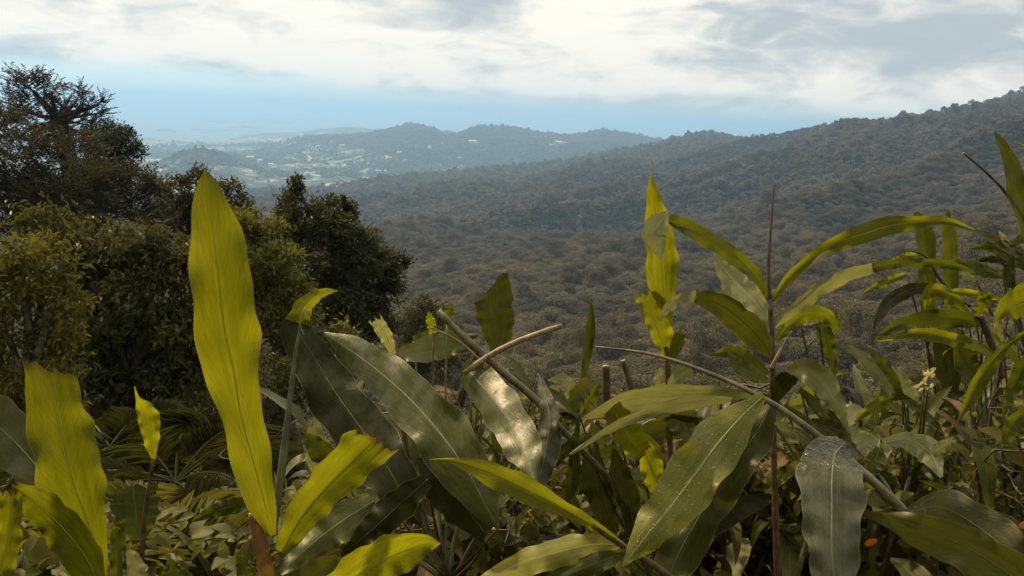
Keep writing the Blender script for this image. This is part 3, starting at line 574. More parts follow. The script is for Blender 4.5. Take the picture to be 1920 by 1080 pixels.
SM = {'green': stem_mat('stem_green', (0.06, 0.062, 0.014), (0.13, 0.12, 0.03)), 'brown': stem_mat('stem_brown', (0.045, 0.024, 0.008), (0.12, 0.07, 0.022)), 'tan': stem_mat('stem_tan_dry', (0.19, 0.125, 0.05), (0.36, 0.26, 0.12)),
      'orange': stem_mat('stem_orange_brown', (0.16, 0.07, 0.008), (0.36, 0.18, 0.015)), 'cane': stem_mat('stem_olive_cane', (0.09, 0.065, 0.02), (0.2, 0.15, 0.06)), 'cut': stem_mat('stem_cut_face', (0.45, 0.3, 0.16), (0.62, 0.46, 0.28)), 'spike': stem_mat('shoot_red_brown', (0.07, 0.035, 0.015), (0.14, 0.08, 0.03))}
NL = 0; ANCH = {}
def leaf(plant, mk_, K, tilt=0.0, fold=0.3, rip=0.004, torn=0.0, slant=0.0, ns=44, nc=12, rib=True, name='leaf', label=None):
    """blade through picture knots (x, y, depth, half-width one side, other side); every knot sits at its own depth"""
    global NL; NL += 1; rs = np.random.default_rng(900 + NL)
    S_ = spline(np.array(K, float), ns); X_, Y_, D_, WL, WR = S_.T; WL, WR = np.maximum(WL, .4), np.maximum(WR, .4)
    tx, ty = np.gradient(X_), np.gradient(Y_); q = np.hypot(tx, ty) + 1e-9; tx, ty = tx / q, ty / q; nx, ny = -ty, tx
    s = np.linspace(-1, 1, nc + 1); u = np.linspace(0, 1, ns); ph = rs.uniform(0, 6, 4)
    W = np.where(s[None] < 0, WL[:, None], WR[:, None]) * s[None]
    wav = (np.sin(u * 21 + ph[0]) * .6 + np.sin(u * 37 + ph[1]) * .4)[:, None] * (s[None] < 0) + (np.sin(u * 23 + ph[2]) * .6 + np.sin(u * 41 + ph[3]) * .4)[:, None] * (s[None] >= 0)
    big = (np.sin(u * 9 + ph[1]) * .7)[:, None]
    env = np.sin(np.clip(u, .02, 1) * math.pi * .97)[:, None]**.5 if not torn else 1
    W = W * (1 + .10 * wav * s[None]**2 * (rip > 0))
    wm = (WL + WR)[:, None] * .5 * D_[:, None] / F
    dep = D_[:, None] + tilt * s[None] * wm - fold * (np.sqrt(s[None]**2 + .015) - .12) * wm + (2.2 * rip * (wav + 1.3 * big) * env) * np.abs(s[None])**1.8
    XX = X_[:, None] + nx[:, None] * W; YY = Y_[:, None] + ny[:, None] * W
    if torn:
        jag = rs.uniform(-1, 1, nc + 1) * torn + slant * s; e_ = np.clip((u - .55) / .45, 0, 1)[:, None]**2
        XX = XX + tx[:, None] * jag[None] * e_; YY = YY + ty[:, None] * jag[None] * e_
    V_ = atn(XX, YY, dep).reshape(-1, 3)
    i, j = np.meshgrid(np.arange(ns - 1), np.arange(nc), indexing='ij'); a = i * (nc + 1) + j
    Q = np.stack([a, a + 1, a + nc + 2, a + nc + 1], -1).reshape(-1, 4)
    uvs = np.stack([np.repeat(u * (.955 if not torn else .975), nc + 1), np.tile((s + 1) / 2, ns)], 1)
    o_ = mk(name, V_, Q, LM[mk_], plant, uv=uvs)
    if label: o_['label'] = label
    an = ANCH.get(plant.name)
    if an and math.hypot(K[0][0] - an[0], K[0][1] - an[1]) > 15:      # leaf stalk down to the root of the plant
        x0, y0, d0 = K[0][:3]; x1, y1, d1 = an; j_ = rs.uniform(-12, 12)
        stalk(plant, 'petiole', [(x0, y0, d0, 1.6), (x0 * .7 + x1 * .3 + j_, y0 * .6 + y1 * .4, d0 * .6 + d1 * .4 + .02, 2.2), (x1 + j_, y1, d1 + .02, 3.2)], 'green' if rs.random() < .6 else 'brown', 6, 14)
    if rib:
        c = nc // 2; Pm = V_.reshape(ns, nc + 1, 3)[:, c]; wr = np.clip((WL + WR) * D_ / F * .013, .0004, .0022) * (1 - .7 * u)
        Vt, Ft = tube(Pm + (Pm - EYE) * .0, wr, 6); mk('midrib', Vt, Ft, SM['spike'] if mk_ == 'x' else RIB.get(mk_, SM['green']), o_)
    return o_
RIB = {'silver': stem_mat('rib_pale', (0.3, 0.3, 0.16), (0.4, 0.39, 0.24)), 'wet': stem_mat('rib_grey', (0.12, 0.115, 0.05), (0.2, 0.19, 0.09)), 'dew': stem_mat('rib_light_olive', (0.26, 0.26, 0.07), (0.34, 0.33, 0.1)), 'bright': stem_mat('rib_yellow_olive', (0.34, 0.30, 0.03), (0.42, 0.37, 0.05))}
RIB['soak'] = RIB['wet']; RIB['lime'] = RIB['bright']
def stalk(plant, name, K, m, k=9, n=24, cut=False, knots=0):
    """stem through picture knots (x, y, depth, radius in picture pixels)"""
    S_ = spline(np.array([(a, b, c, r, 0) for a, b, c, r in K], float), n); P = atn(S_[:, 0], S_[:, 1], S_[:, 2]); r_ = np.maximum(S_[:, 3], .5) * S_[:, 2] / F
    if knots: r_ = r_ * (1 + .16 * np.exp(-((np.linspace(0, knots, n) % 1 - .5) / .07)**2))
    V_, F_ = tube(P, r_, k); o_ = mk(name, V_, F_, SM[m], plant)
    if cut:
        T = P[-1] - P[-2]; T /= np.linalg.norm(T); Vt, Ft = tube(np.array([P[-1] - T * r_[-1] * .15, P[-1] + T * r_[-1] * .12]), r_[-1] * .9, k); mk('cut_face', Vt, Ft, SM['cut'], o_)
    return o_
def plant(label, px, py, dep, name='ginger_plant', cat='plant', group='ginger plants of the thicket'):
    p = at(px, py, dep); e = empty(name, (p.x, p.y, ground_at(p))); return tag(e, label, cat, group)
# --- the tall upright leaf and its shoot
A = plant('ginger shoot with one very tall upright yellow-green leaf', 505, 1040, 1.05)
leaf(A, 'bright', [(512, 1004, 1.06, 7, 6), (499, 955, 1.05, 30, 20), (475, 865, 1.04, 40, 34), (452, 780, 1.03, 40, 42), (437, 690, 1.02, 55, 50), (424, 636, 1.015, 58, 63), (410, 525, 1.01, 53, 63), (400, 440, 1.01, 43, 52), (393, 375, 1.015, 33, 34), (388, 342, 1.02, 19, 19), (383, 318, 1.025, 1, 1)], .5, .75, .004, label='very tall upright yellow-green leaf')
leaf(A, 'bright', [(528, 1035, 1.06, 14, 14), (560, 978, 1.05, 30, 28), (610, 916, 1.03, 38, 36), (660, 866, 1.0, 42, 42), (702, 824, .98, 46, 44)], -.15, .35, .002, torn=9, slant=14, label='leaf with its end torn off')
leaf(A, 'lime', [(610, 1125, .95, 30, 30), (690, 1066, .96, 42, 46), (760, 1032, .97, 34, 36), (800, 1020, .975, 18, 20), (826, 1018, .98, 1, 1)], .3, .3, .003)
leaf(A, 'olive', [(478, 945, 1.1, 8, 8), (440, 948, 1.12, 15, 16), (400, 960, 1.13, 12, 13), (356, 979, 1.14, 1, 1)], .3, .2, .003)
stalk(A, 'stem', [(505, 1130, 1.05, 16), (500, 1075, 1.05, 15), (488, 1020, 1.05, 13), (474, 962, 1.05, 9)], 'orange', cut=True)
stalk(A, 'rolled_leaf', [(512, 1005, 1.08, 6), (528, 880, 1.1, 8), (545, 740, 1.12, 5), (556, 650, 1.13, 3), (572, 575, 1.14, 1)], 'green')
leaf(A, 'wet', [(545, 1100, 1.02, 22, 22), (600, 1070, 1.0, 26, 30), (660, 1058, .99, 14, 14)], .2, .3, .003, torn=6)
leaf(A, 'olive', [(470, 1110, 1.1, 20, 20), (455, 1060, 1.1, 14, 16), (445, 1035, 1.1, 3, 3)], 0, .3, .002)
# --- torn leaves at the picture edge
Cp = plant('ginger plant with a broad torn-topped leaf at the picture edge', 190, 1050, .95)
leaf(Cp, 'bright', [(200, 1120, .96, 8, 6), (190, 1050, .95, 38, 12), (160, 968, .94, 58, 42), (134, 895, .93, 66, 62), (112, 805, .93, 60, 62), (103, 745, .93, 54, 52), (97, 688, .935, 58, 46)], .05, .25, .002, torn=12, slant=-16, label='broad leaf with ragged torn top')
leaf(Cp, 'wet', [(140, 960, 1.02, 30, 30), (90, 900, 1.05, 48, 46), (30, 830, 1.1, 52, 52), (-40, 770, 1.16, 46, 46), (-110, 720, 1.2, 20, 20)], -.5, .2, .003)
leaf(Cp, 'bright', [(192, 1110, .9, 10, 8), (164, 1050, .89, 44, 30), (118, 990, .88, 40, 36), (70, 945, .87, 32, 32), (26, 912, .86, 12, 10)], .1, .3, .003, torn=5, label='leaf folded over towards the edge')
leaf(Cp, 'bright', [(-20, 1120, .85, 30, 30), (8, 1040, .85, 30, 26), (18, 980, .85, 28, 24), (20, 925, .85, 22, 20)], 0, .3, .002, torn=8)
leaf(Cp, 'olive', [(222, 1120, 1.0, 16, 16), (222, 1050, 1.0, 16, 15), (221, 988, 1.0, 13, 13)], 0, .4, .001, torn=6)
leaf(Cp, 'silver', [(262, 1120, 1.0, 24, 24), (250, 1065, 1.0, 22, 24), (238, 1030, 1.0, 10, 10)], .3, .2, .002, torn=4)
leaf(Cp, 'olive', [(345, 1130, .95, 60, 50), (330, 1085, .95, 36, 30), (318, 1046, .95, 2, 2)], .2, .3, .002)
C2 = plant('slender shoot carrying one small bright yellow leaf', 268, 1010, 1.5)
leaf(C2, 'lime', [(288, 864, 1.5, 2, 3), (284, 835, 1.5, 12, 13), (276, 800, 1.5, 14, 26), (266, 768, 1.5, 12, 24), (258, 748, 1.49, 4, 6), (252, 724, 1.48, 1, 1)], .2, .3, .002, label='small bright yellow leaf')
stalk(C2, 'stem', [(264, 1080, 1.5, 6), (270, 980, 1.5, 5), (280, 910, 1.5, 4), (288, 860, 1.5, 3)], 'brown')
leaf(C2, 'olive', [(262, 1010, 1.55, 16, 16), (256, 970, 1.56, 44, 42), (252, 935, 1.57, 46, 46), (250, 912, 1.58, 46, 46)], 0, .2, .002, torn=5)
# --- dark drooping leaves
B = plant('ginger plant with large dark drooping leaves', 800, 960, 1.35); ANCH[B.name] = (840, 1090, 1.4)
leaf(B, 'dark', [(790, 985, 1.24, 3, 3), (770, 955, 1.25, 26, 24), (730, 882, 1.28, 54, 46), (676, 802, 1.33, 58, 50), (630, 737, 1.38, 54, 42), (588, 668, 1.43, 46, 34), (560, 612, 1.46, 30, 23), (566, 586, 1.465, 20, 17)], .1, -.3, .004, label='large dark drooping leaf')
leaf(B, 'bright', [(561, 606, 1.455, 27, 20), (570, 577, 1.462, 19, 16), (588, 558, 1.465, 13, 12), (608, 548, 1.465, 8, 8), (634, 545, 1.467, 1, 1)], .1, -.3, .001, label='curled yellow tip of the dark drooping leaf')
leaf(B, 'wet', [(935, 990, 1.19, 3, 3), (912, 950, 1.2, 30, 26), (880, 890, 1.22, 50, 46), (840, 832, 1.26, 54, 54), (775, 755, 1.36, 46, 48), (710, 696, 1.47, 37, 40), (655, 655, 1.56, 28, 28), (608, 624, 1.62, 2, 2)], -.25, -.25, .007, label='broad wet leaf with a grey sheen')
leaf(B, 'wet', [(906, 676, 1.45, 4, 4), (884, 692, 1.44, 32, 18), (914, 735, 1.36, 38, 32), (955, 790, 1.27, 38, 38), (985, 850, 1.2, 32, 32), (1004, 908, 1.15, 3, 3)], .1, -.3, .005)
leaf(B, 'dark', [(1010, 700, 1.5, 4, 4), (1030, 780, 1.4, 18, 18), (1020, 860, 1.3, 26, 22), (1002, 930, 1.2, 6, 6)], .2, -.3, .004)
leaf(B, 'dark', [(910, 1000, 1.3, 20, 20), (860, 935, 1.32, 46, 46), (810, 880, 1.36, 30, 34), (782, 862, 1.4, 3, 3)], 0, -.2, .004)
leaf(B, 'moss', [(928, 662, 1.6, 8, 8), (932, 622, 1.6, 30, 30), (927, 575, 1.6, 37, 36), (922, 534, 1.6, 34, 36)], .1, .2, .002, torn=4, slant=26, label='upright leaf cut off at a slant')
leaf(B, 'pale', [(738, 664, 1.55, 5, 5), (725, 632, 1.55, 13, 12), (705, 598, 1.55, 14, 12)], .2, .2, .001, torn=5, label='short bleached leaf stump')
leaf(B, 'wet', [(742, 668, 1.55, 10, 10), (800, 655, 1.6, 24, 24), (850, 645, 1.65, 26, 22), (888, 640, 1.7, 20, 18)], -.5, .2, .004, torn=14)
leaf(B, 'olive', [(775, 640, 1.7, 10, 10), (830, 628, 1.75, 16, 14), (880, 640, 1.8, 6, 6)], -.4, .2, .004, torn=8)
leaf(B, 'lime', [(812, 625, 1.6, 8, 8), (808, 605, 1.6, 9, 9), (803, 585, 1.6, 6, 6)], 0, .2, .001, torn=9)
leaf(B, 'olive', [(838, 602, 1.62, 8, 8), (842, 586, 1.62, 10, 9), (846, 570, 1.62, 6, 6)], .3, .3, .001, torn=4)
leaf(B, 'wet', [(700, 940, 1.25, 18, 18), (655, 968, 1.22, 36, 32), (590, 1015, 1.18, 34, 30), (525, 1075, 1.14, 6, 6)], .35, -.2, .004)
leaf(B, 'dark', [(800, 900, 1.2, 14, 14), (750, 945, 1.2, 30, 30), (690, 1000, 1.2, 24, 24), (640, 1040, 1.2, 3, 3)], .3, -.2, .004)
leaf(B, 'silver', [(624, 898, 1.5, 8, 8), (600, 865, 1.5, 24, 26), (588, 820, 1.5, 16, 24), (592, 778, 1.5, 2, 2)], .3, .3, .003)
leaf(B, 'olive', [(640, 890, 1.45, 10, 10), (600, 840, 1.44, 26, 18), (563, 808, 1.44, 2, 2)], .1, .4, .002)
stalk(B, 'stem', [(1250, 1010, 1.5, 6), (1150, 905, 1.47, 6), (1060, 812, 1.45, 6), (1005, 750, 1.45, 6.5), (960, 712, 1.45, 7), (905, 665, 1.45, 7), (862, 625, 1.45, 6.5), (822, 584, 1.45, 6.5)], 'cane', cut=True, knots=4)
stalk(B, 'stem', [(870, 700, 1.42, 5), (905, 675, 1.42, 5.5), (960, 645, 1.41, 5.5), (1010, 625, 1.4, 5), (1053, 611, 1.4, 5)], 'tan', cut=True, knots=4)
stalk(B, 'twig', [(905, 680, 1.44, 2.5), (860, 640, 1.44, 2.2), (808, 614, 1.44, 1.8)], 'tan')
stalk(B, 'twig', [(830, 690, 1.4, 1.2), (850, 740, 1.38, 1.4), (885, 800, 1.36, 1.4), (900, 830, 1.35, 1.2)], 'brown')
stalk(B, 'stem', [(860, 760, 1.5, 9), (880, 700, 1.5, 8), (895, 660, 1.5, 6)], 'brown')
# --- stem with long arching leaves
D = plant('tall ginger stem with arching leaves and a thin upright spike', 1447, 780, 1.5)
leaf(D, 'olive', [(1441, 566, 1.5, 3, 3), (1421, 526, 1.49, 7, 13), (1380, 482, 1.46, 17, 14), (1332, 449, 1.43, 18, 12), (1292, 430, 1.41, 14, 18), (1262, 420, 1.4, 5, 20), (1250, 412, 1.4, 2, 12)], .3, .3, .003)
leaf(D, 'silver', [(1253, 396, 1.395, 2, 2), (1240, 415, 1.38, 16, 20), (1226, 438, 1.37, 22, 22), (1233, 462, 1.37, 16, 14), (1240, 487, 1.37, 1, 1)], .2, .2, .001, label='pale underside of the folded leaf tip')
leaf(D, 'moss', [(1446, 670, 1.48, 4, 4), (1426, 637, 1.45, 24, 22), (1386, 597, 1.4, 28, 24), (1342, 567, 1.36, 22, 20), (1304, 557, 1.34, 10, 12)], -.3, .25, .003)
leaf(D, 'silver', [(1306, 556, 1.34, 10, 12), (1275, 560, 1.33, 12, 9), (1250, 575, 1.32, 14, 6), (1237, 600, 1.32, 1, 1)], -.4, .2, .002)
leaf(D, 'silver', [(1441, 602, 1.55, 5, 4), (1416, 567, 1.57, 24, 24), (1382, 532, 1.6, 28, 22), (1356, 502, 1.62, 16, 14), (1338, 475, 1.63, 1, 1)], .2, .25, .003)
leaf(D, 'bright', [(1447, 565, 1.5, 4, 4), (1476, 525, 1.49, 9, 9), (1520, 486, 1.47, 10, 11), (1562, 459, 1.46, 14, 14), (1620, 438, 1.45, 19, 18), (1662, 425, 1.45, 19, 18), (1720, 417, 1.46, 13, 12), (1776, 416, 1.47, 9, 8), (1832, 433, 1.48, 1, 1)], -.5, .3, .004, label='long arching yellow-green leaf')
leaf(D, 'silver', [(1450, 612, 1.5, 5, 5), (1490, 580, 1.48, 11, 11), (1545, 540, 1.46, 14, 13), (1600, 512, 1.45, 12, 12), (1640, 502, 1.45, 10, 10)], .6, .2, .003)
leaf(D, 'olive', [(1636, 503, 1.45, 10, 9), (1680, 495, 1.45, 9, 9), (1740, 492, 1.46, 8, 10), (1800, 502, 1.47, 7, 6), (1830, 512, 1.48, 1, 1)], .3, .3, .003)
leaf(D, 'olive', [(1440, 700, 1.52, 5, 5), (1405, 675, 1.54, 18, 16), (1370, 660, 1.55, 14, 12), (1330, 666, 1.56, 1, 1)], .2, .3, .002)
leaf(D, 'wet', [(1440, 715, 1.5, 5, 5), (1410, 700, 1.5, 16, 14), (1380, 680, 1.5, 12, 10), (1365, 660, 1.5, 2, 2)], .2, .3, .002)
leaf(D, 'bright', [(1455, 640, 1.55, 4, 4), (1480, 610, 1.56, 12, 12), (1512, 590, 1.57, 16, 14), (1545, 592, 1.58, 16, 12), (1572, 622, 1.58, 3, 3)], .2, .3, .002)
leaf(D, 'wet', [(1476, 694, 1.4, 6, 6), (1506, 692, 1.39, 20, 24), (1540, 716, 1.37, 26, 24), (1570, 762, 1.34, 16, 12), (1592, 812, 1.31, 2, 2)], -.3, .25, .003)
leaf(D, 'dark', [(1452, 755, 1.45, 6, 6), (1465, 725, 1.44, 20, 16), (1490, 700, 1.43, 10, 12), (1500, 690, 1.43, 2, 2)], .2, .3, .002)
stalk(D, 'stem', [(1460, 1150, 1.53, 6), (1455, 1000, 1.52, 6), (1450, 800, 1.52, 5.5), (1448, 680, 1.51, 5.2), (1446, 600, 1.5, 5), (1443, 560, 1.5, 5)], 'spike', knots=5)
stalk(D, 'spike', [(1443, 562, 1.5, 4.5), (1441, 500, 1.5, 3.6), (1446, 420, 1.5, 2.4), (1453, 335, 1.5, .7)], 'spike')
stalk(D, 'leaf_sheath', [(1446, 690, 1.49, 4), (1462, 660, 1.48, 3), (1485, 620, 1.47, 1.5)], 'tan')
# --- backlit upright leaf beside it
E_ = plant('ginger shoot with a backlit upright yellow leaf and a torn one below', 1250, 720, 1.6)
leaf(E_, 'lime', [(1250, 575, 1.6, 10, 10), (1243, 540, 1.6, 26, 26), (1240, 490, 1.6, 29, 32), (1236, 440, 1.6, 27, 28), (1229, 400, 1.6, 20, 22), (1223, 362, 1.6, 11, 13), (1221, 330, 1.6, 2, 2), (1224, 300, 1.6, .4, .4)], .1, .4, .002, label='backlit upright yellow leaf')
leaf(E_, 'bright', [(1250, 676, 1.58, 5, 5), (1240, 636, 1.58, 15, 22), (1222, 590, 1.58, 16, 38), (1206, 550, 1.58, 18, 22)], .1, .3, .002, torn=7)
leaf(E_, 'olive', [(1256, 674, 1.56, 5, 5), (1268, 650, 1.56, 12, 12), (1278, 625, 1.56, 10, 8)], .3, .4, .001, torn=5)
leaf(E_, 'silver', [(1252, 735, 1.55, 5, 5), (1270, 710, 1.55, 14, 14), (1292, 690, 1.55, 12, 8), (1298, 675, 1.55, 2, 2)], .3, .3, .002)
leaf(E_, 'silver', [(1246, 735, 1.57, 5, 5), (1235, 710, 1.57, 10, 10), (1240, 690, 1.57, 4, 4)], .3, .3, .002)
stalk(E_, 'stem', [(1262, 1140, 1.6, 6), (1258, 960, 1.6, 6), (1255, 780, 1.6, 5.5), (1252, 700, 1.59, 5), (1248, 650, 1.58, 4)], 'spike')
# --- leaning stem with dewy and soaked leaves
G = plant('leaning ginger stem with dew-covered and rain-soaked hanging leaves', 1690, 960, 1.2)
stalk(G, 'stem', [(1850, 1110, 1.1, 10), (1720, 985, 1.12, 9), (1640, 905, 1.14, 8.5), (1560, 838, 1.17, 7.5), (1440, 752, 1.2, 5.5), (1330, 700, 1.24, 4), (1220, 664, 1.28, 3), (1115, 650, 1.32, 1.8)], 'cane', n=40, knots=6)
dewleaf = leaf(G, 'dew', [(1432, 742, 1.17, 6, 9), (1396, 775, 1.14, 28, 27), (1350, 826, 1.1, 48, 48), (1305, 886, 1.06, 53, 52), (1260, 946, 1.02, 49, 45), (1214, 1002, .99, 32, 31), (1166, 1063, .96, 1, 1)], .1, -.15, .006, ns=60, nc=16, label='hanging olive leaf covered in dew drops')
leaf(G, 'moss', [(1447, 756, 1.22, 6, 6), (1424, 802, 1.2, 30, 28), (1374, 870, 1.18, 42, 40), (1322, 950, 1.15, 42, 42), (1272, 1040, 1.12, 42, 40), (1240, 1120, 1.1, 22, 22)], .25, -.2, .008, ns=60)
leaf(G, 'soak', [(1585, 828, 1.17, 26, 8), (1566, 852, 1.13, 52, 56), (1561, 885, 1.08, 59, 63), (1560, 950, 1.04, 60, 58), (1560, 1020, 1.01, 52, 48), (1564, 1100, .99, 40, 36), (1570, 1180, .97, 2, 2)], .0, -.14, .003, ns=60, nc=16, label='hanging leaf with rain water pooled on its bend')
leaf(G, 'wet', [(1975, 1140, .95, 40, 40), (1890, 1075, .97, 52, 44), (1805, 1022, 1.0, 46, 36), (1722, 988, 1.03, 36, 26), (1652, 968, 1.05, 15, 8), (1600, 960, 1.06, 4, 4), (1550, 968, 1.07, 1, 1)], -.55, .15, .004, label='broad grey leaf with a thin yellow tip')
leaf(G, 'soak', [(1700, 962, 1.1, 8, 8), (1756, 950, 1.14, 30, 38), (1830, 985, 1.12, 42, 46), (1895, 1040, 1.08, 44, 44), (1965, 1120, 1.04, 30, 30)], .5, -.15, .004)
leaf(G, 'silver', [(1592, 797, 1.25, 3, 3), (1622, 828, 1.24, 18, 20), (1650, 845, 1.23, 16, 22), (1672, 838, 1.22, 4, 6)], -.3, .2, .002)
leaf(G, 'olive', [(1650, 840, 1.2, 8, 8), (1640, 866, 1.19, 22, 20), (1628, 892, 1.18, 6, 6)], .2, .2, .002)
leaf(G, 'silver', [(1655, 830, 1.24, 8, 5), (1702, 824, 1.26, 14, 20), (1740, 845, 1.25, 24, 26), (1766, 895, 1.22, 3, 3)], -.4, .2, .003)
leaf(G, 'silver', [(1748, 850, 1.24, 12, 10), (1766, 838, 1.24, 12, 12), (1790, 826, 1.24, 8, 4)], .3, .2, .002, torn=5)
stalk(G, 'stem', [(1690, 960, 1.16, 4), (1655, 900, 1.18, 3.6), (1620, 860, 1.2, 3)], 'green')
# --- low spreading leaves in the middle
I_ = plant('ginger plant with flat grey spreading leaves and a bent lime one', 1230, 930, 1.5); ANCH[I_.name] = (1230, 1090, 1.6)
leaf(I_, 'silver', [(1420, 742, 1.5, 5, 6), (1340, 738, 1.5, 14, 14), (1265, 741, 1.48, 22, 20), (1185, 752, 1.45, 24, 20), (1130, 770, 1.42, 13, 11), (1087, 787, 1.4, 1, 1)], -1.0, .2, .004)  # this blade and the next: grey sky sheen put into the pale colour
leaf(I_, 'silver', [(1374, 748, 1.45, 4, 4), (1300, 754, 1.43, 14, 12), (1230, 768, 1.4, 13, 9), (1160, 796, 1.37, 8, 8), (1068, 852, 1.34, 2, 2)], -.9, .2, .004)
leaf(I_, 'lime', [(1146, 762, 1.43, 18, 16), (1162, 790, 1.42, 26, 26), (1186, 828, 1.41, 26, 26), (1208, 850, 1.41, 20, 22)], .1, .5, .002, torn=4, label='bent lime-yellow leaf')
leaf(I_, 'lime', [(1192, 810, 1.44, 12, 12), (1215, 845, 1.44, 22, 20), (1222, 890, 1.44, 22, 18), (1235, 935, 1.44, 8, 8)], .2, .4, .002)
leaf(I_, 'olive', [(1086, 776, 1.4, 2, 2), (1078, 840, 1.39, 10, 8), (1072, 900, 1.38, 15, 12), (1064, 952, 1.37, 3, 3)], .2, .4, .003)
leaf(I_, 'olive', [(1110, 815, 1.42, 6, 6), (1082, 830, 1.41, 14, 14), (1055, 850, 1.4, 12, 10), (1042, 876, 1.4, 2, 2)], .2, .3, .002)
leaf(I_, 'moss', [(1320, 790, 1.6, 8, 8), (1250, 800, 1.6, 22, 20), (1180, 830, 1.58, 20, 16), (1110, 855, 1.56, 3, 3)], -.4, .2, .004)
leaf(I_, 'wet', [(1300, 830, 1.6, 8, 8), (1280, 790, 1.6, 30, 30), (1270, 760, 1.6, 20, 20), (1262, 745, 1.6, 4, 4)], .2, .3, .003)
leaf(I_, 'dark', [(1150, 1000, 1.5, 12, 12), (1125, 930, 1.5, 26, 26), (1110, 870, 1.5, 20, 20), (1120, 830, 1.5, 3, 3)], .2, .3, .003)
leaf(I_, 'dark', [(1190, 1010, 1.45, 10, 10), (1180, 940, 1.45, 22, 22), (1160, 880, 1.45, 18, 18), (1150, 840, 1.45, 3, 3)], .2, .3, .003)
J_ = plant('low stem with a long yellow leaf pointing out over the litter', 1230, 1060, 1.05)
leaf(J_, 'bright', [(1178, 1030, 1.04, 5, 5), (1112, 985, 1.03, 9, 11), (1052, 951, 1.02, 15, 15), (1002, 925, 1.01, 24, 22), (950, 900, 1.0, 27, 24), (890, 875, .99, 17, 15), (842, 862, .985, 5, 4), (805, 862, .98, 1, 1)], .35, .5, .002, label='long yellow leaf pointing sideways')
stalk(J_, 'stem', [(1300, 1120, 1.04, 8), (1232, 1064, 1.04, 7), (1170, 1026, 1.04, 5.5), (1110, 984, 1.03, 3.5)], 'brown')
leaf(J_, 'dew', [(1165, 1022, 1.05, 6, 6), (1110, 1022, 1.03, 26, 22), (1045, 1036, 1.0, 32, 26), (962, 1062, .97, 24, 20), (885, 1096, .94, 3, 3)], .9, -.2, .005)
leaf(J_, 'olive', [(1175, 1035, 1.02, 6, 6), (1120, 1055, 1.0, 22, 20), (1050, 1085, .98, 22, 20), (960, 1130, .95, 3, 3)], .7, -.2, .005)
K_ = plant('small ginger shoot with a twisted pointed leaf between cut stubs', 1080, 790, 1.9)
leaf(K_, 'moss', [(1082, 775, 1.9, 4, 4), (1094, 705, 1.9, 5, 6), (1102, 655, 1.9, 9, 10), (1108, 612, 1.9, 9, 8), (1108, 558, 1.9, 1, 1)], .4, .6, .003)
leaf(K_, 'silver', [(1080, 765, 1.9, 6, 6), (1072, 733, 1.9, 16, 12), (1056, 712, 1.9, 12, 12), (1027, 713, 1.9, 1, 1)], .2, .3, .002)
leaf(K_, 'wet', [(1068, 775, 1.88, 8, 8), (1086, 740, 1.88, 18, 16), (1108, 712, 1.88, 12, 12)], .2, .2, .002, torn=4)
leaf(K_, 'olive', [(1090, 775, 1.92, 6, 6), (1108, 745, 1.92, 12, 12), (1125, 715, 1.92, 3, 3)], .2, .3, .002)
stalk(K_, 'stem', [(1136, 800, 1.95, 8), (1137, 740, 1.95, 8), (1136, 686, 1.95, 7)], 'brown', cut=True)
stalk(K_, 'stem', [(1195, 760, 1.98, 6), (1184, 725, 1.98, 6), (1168, 676, 1.98, 5)], 'brown', cut=True)
# --- tangle of leaves at the other edge
def many(label, px, py, dep, rows, name='ginger_plant'):
    p = plant(label, px, py, dep, name); ANCH[p.name] = (px, py + 120, dep + .05)
    for r_ in rows: leaf(p, r_[0], [(x, y, dep + dd, a, b) for x, y, dd, a, b in r_[1]], *(r_[2] if len(r_) > 2 else (.2, .3, .003)), ns=34, nc=8, **(r_[3] if len(r_) > 3 else {}))
    return p
N1 = many('leafy plant with a dark pointed leaf rising above the ridge line', 1930, 600, 1.9, [
 ('olive', [(1950, 470, 0, 14, 14), (1928, 410, 0, 22, 22), (1908, 350, 0, 22, 20), (1892, 300, 0, 12, 16), (1878, 270, 0, 7, 10), (1864, 246, 0, 1, 1)]),
 ('silver', [(1945, 300, -.02, 6, 6), (1915, 272, -.02, 4, 4), (1893, 266, -.02, 1, 1)])])
stalk(N1, 'twig', [(1935, 440, 1.9, 4), (1910, 400, 1.9, 3.2), (1880, 355, 1.9, 2.6), (1840, 315, 1.9, 2.2), (1806, 287, 1.9, 1.8)], 'brown', cut=True)
many('two upright strap leaves standing side by side before the valley', 1770, 640, 2.3, [
 ('olive', [(1742, 600, 0, 10, 10), (1740, 530, 0, 16, 16), (1737, 470, 0, 18, 18), (1733, 430, 0, 17, 17), (1716, 398, 0, 5, 5)], (0, .4, .002)),
 ('olive', [(1785, 620, 0, 10, 10), (1784, 555, 0, 14, 14), (1783, 500, 0, 16, 15), (1780, 440, 0, 14, 14), (1776, 394, 0, 3, 3)], (0, .4, .002)),
 ('bright', [(1725, 480, .02, 5, 5), (1700, 480, .02, 9, 7), (1674, 487, .02, 2, 2)]),
 ('dark', [(1775, 800, 0, 8, 8), (1778, 720, 0, 24, 22), (1775, 650, 0, 26, 24), (1765, 610, 0, 8, 8)])])
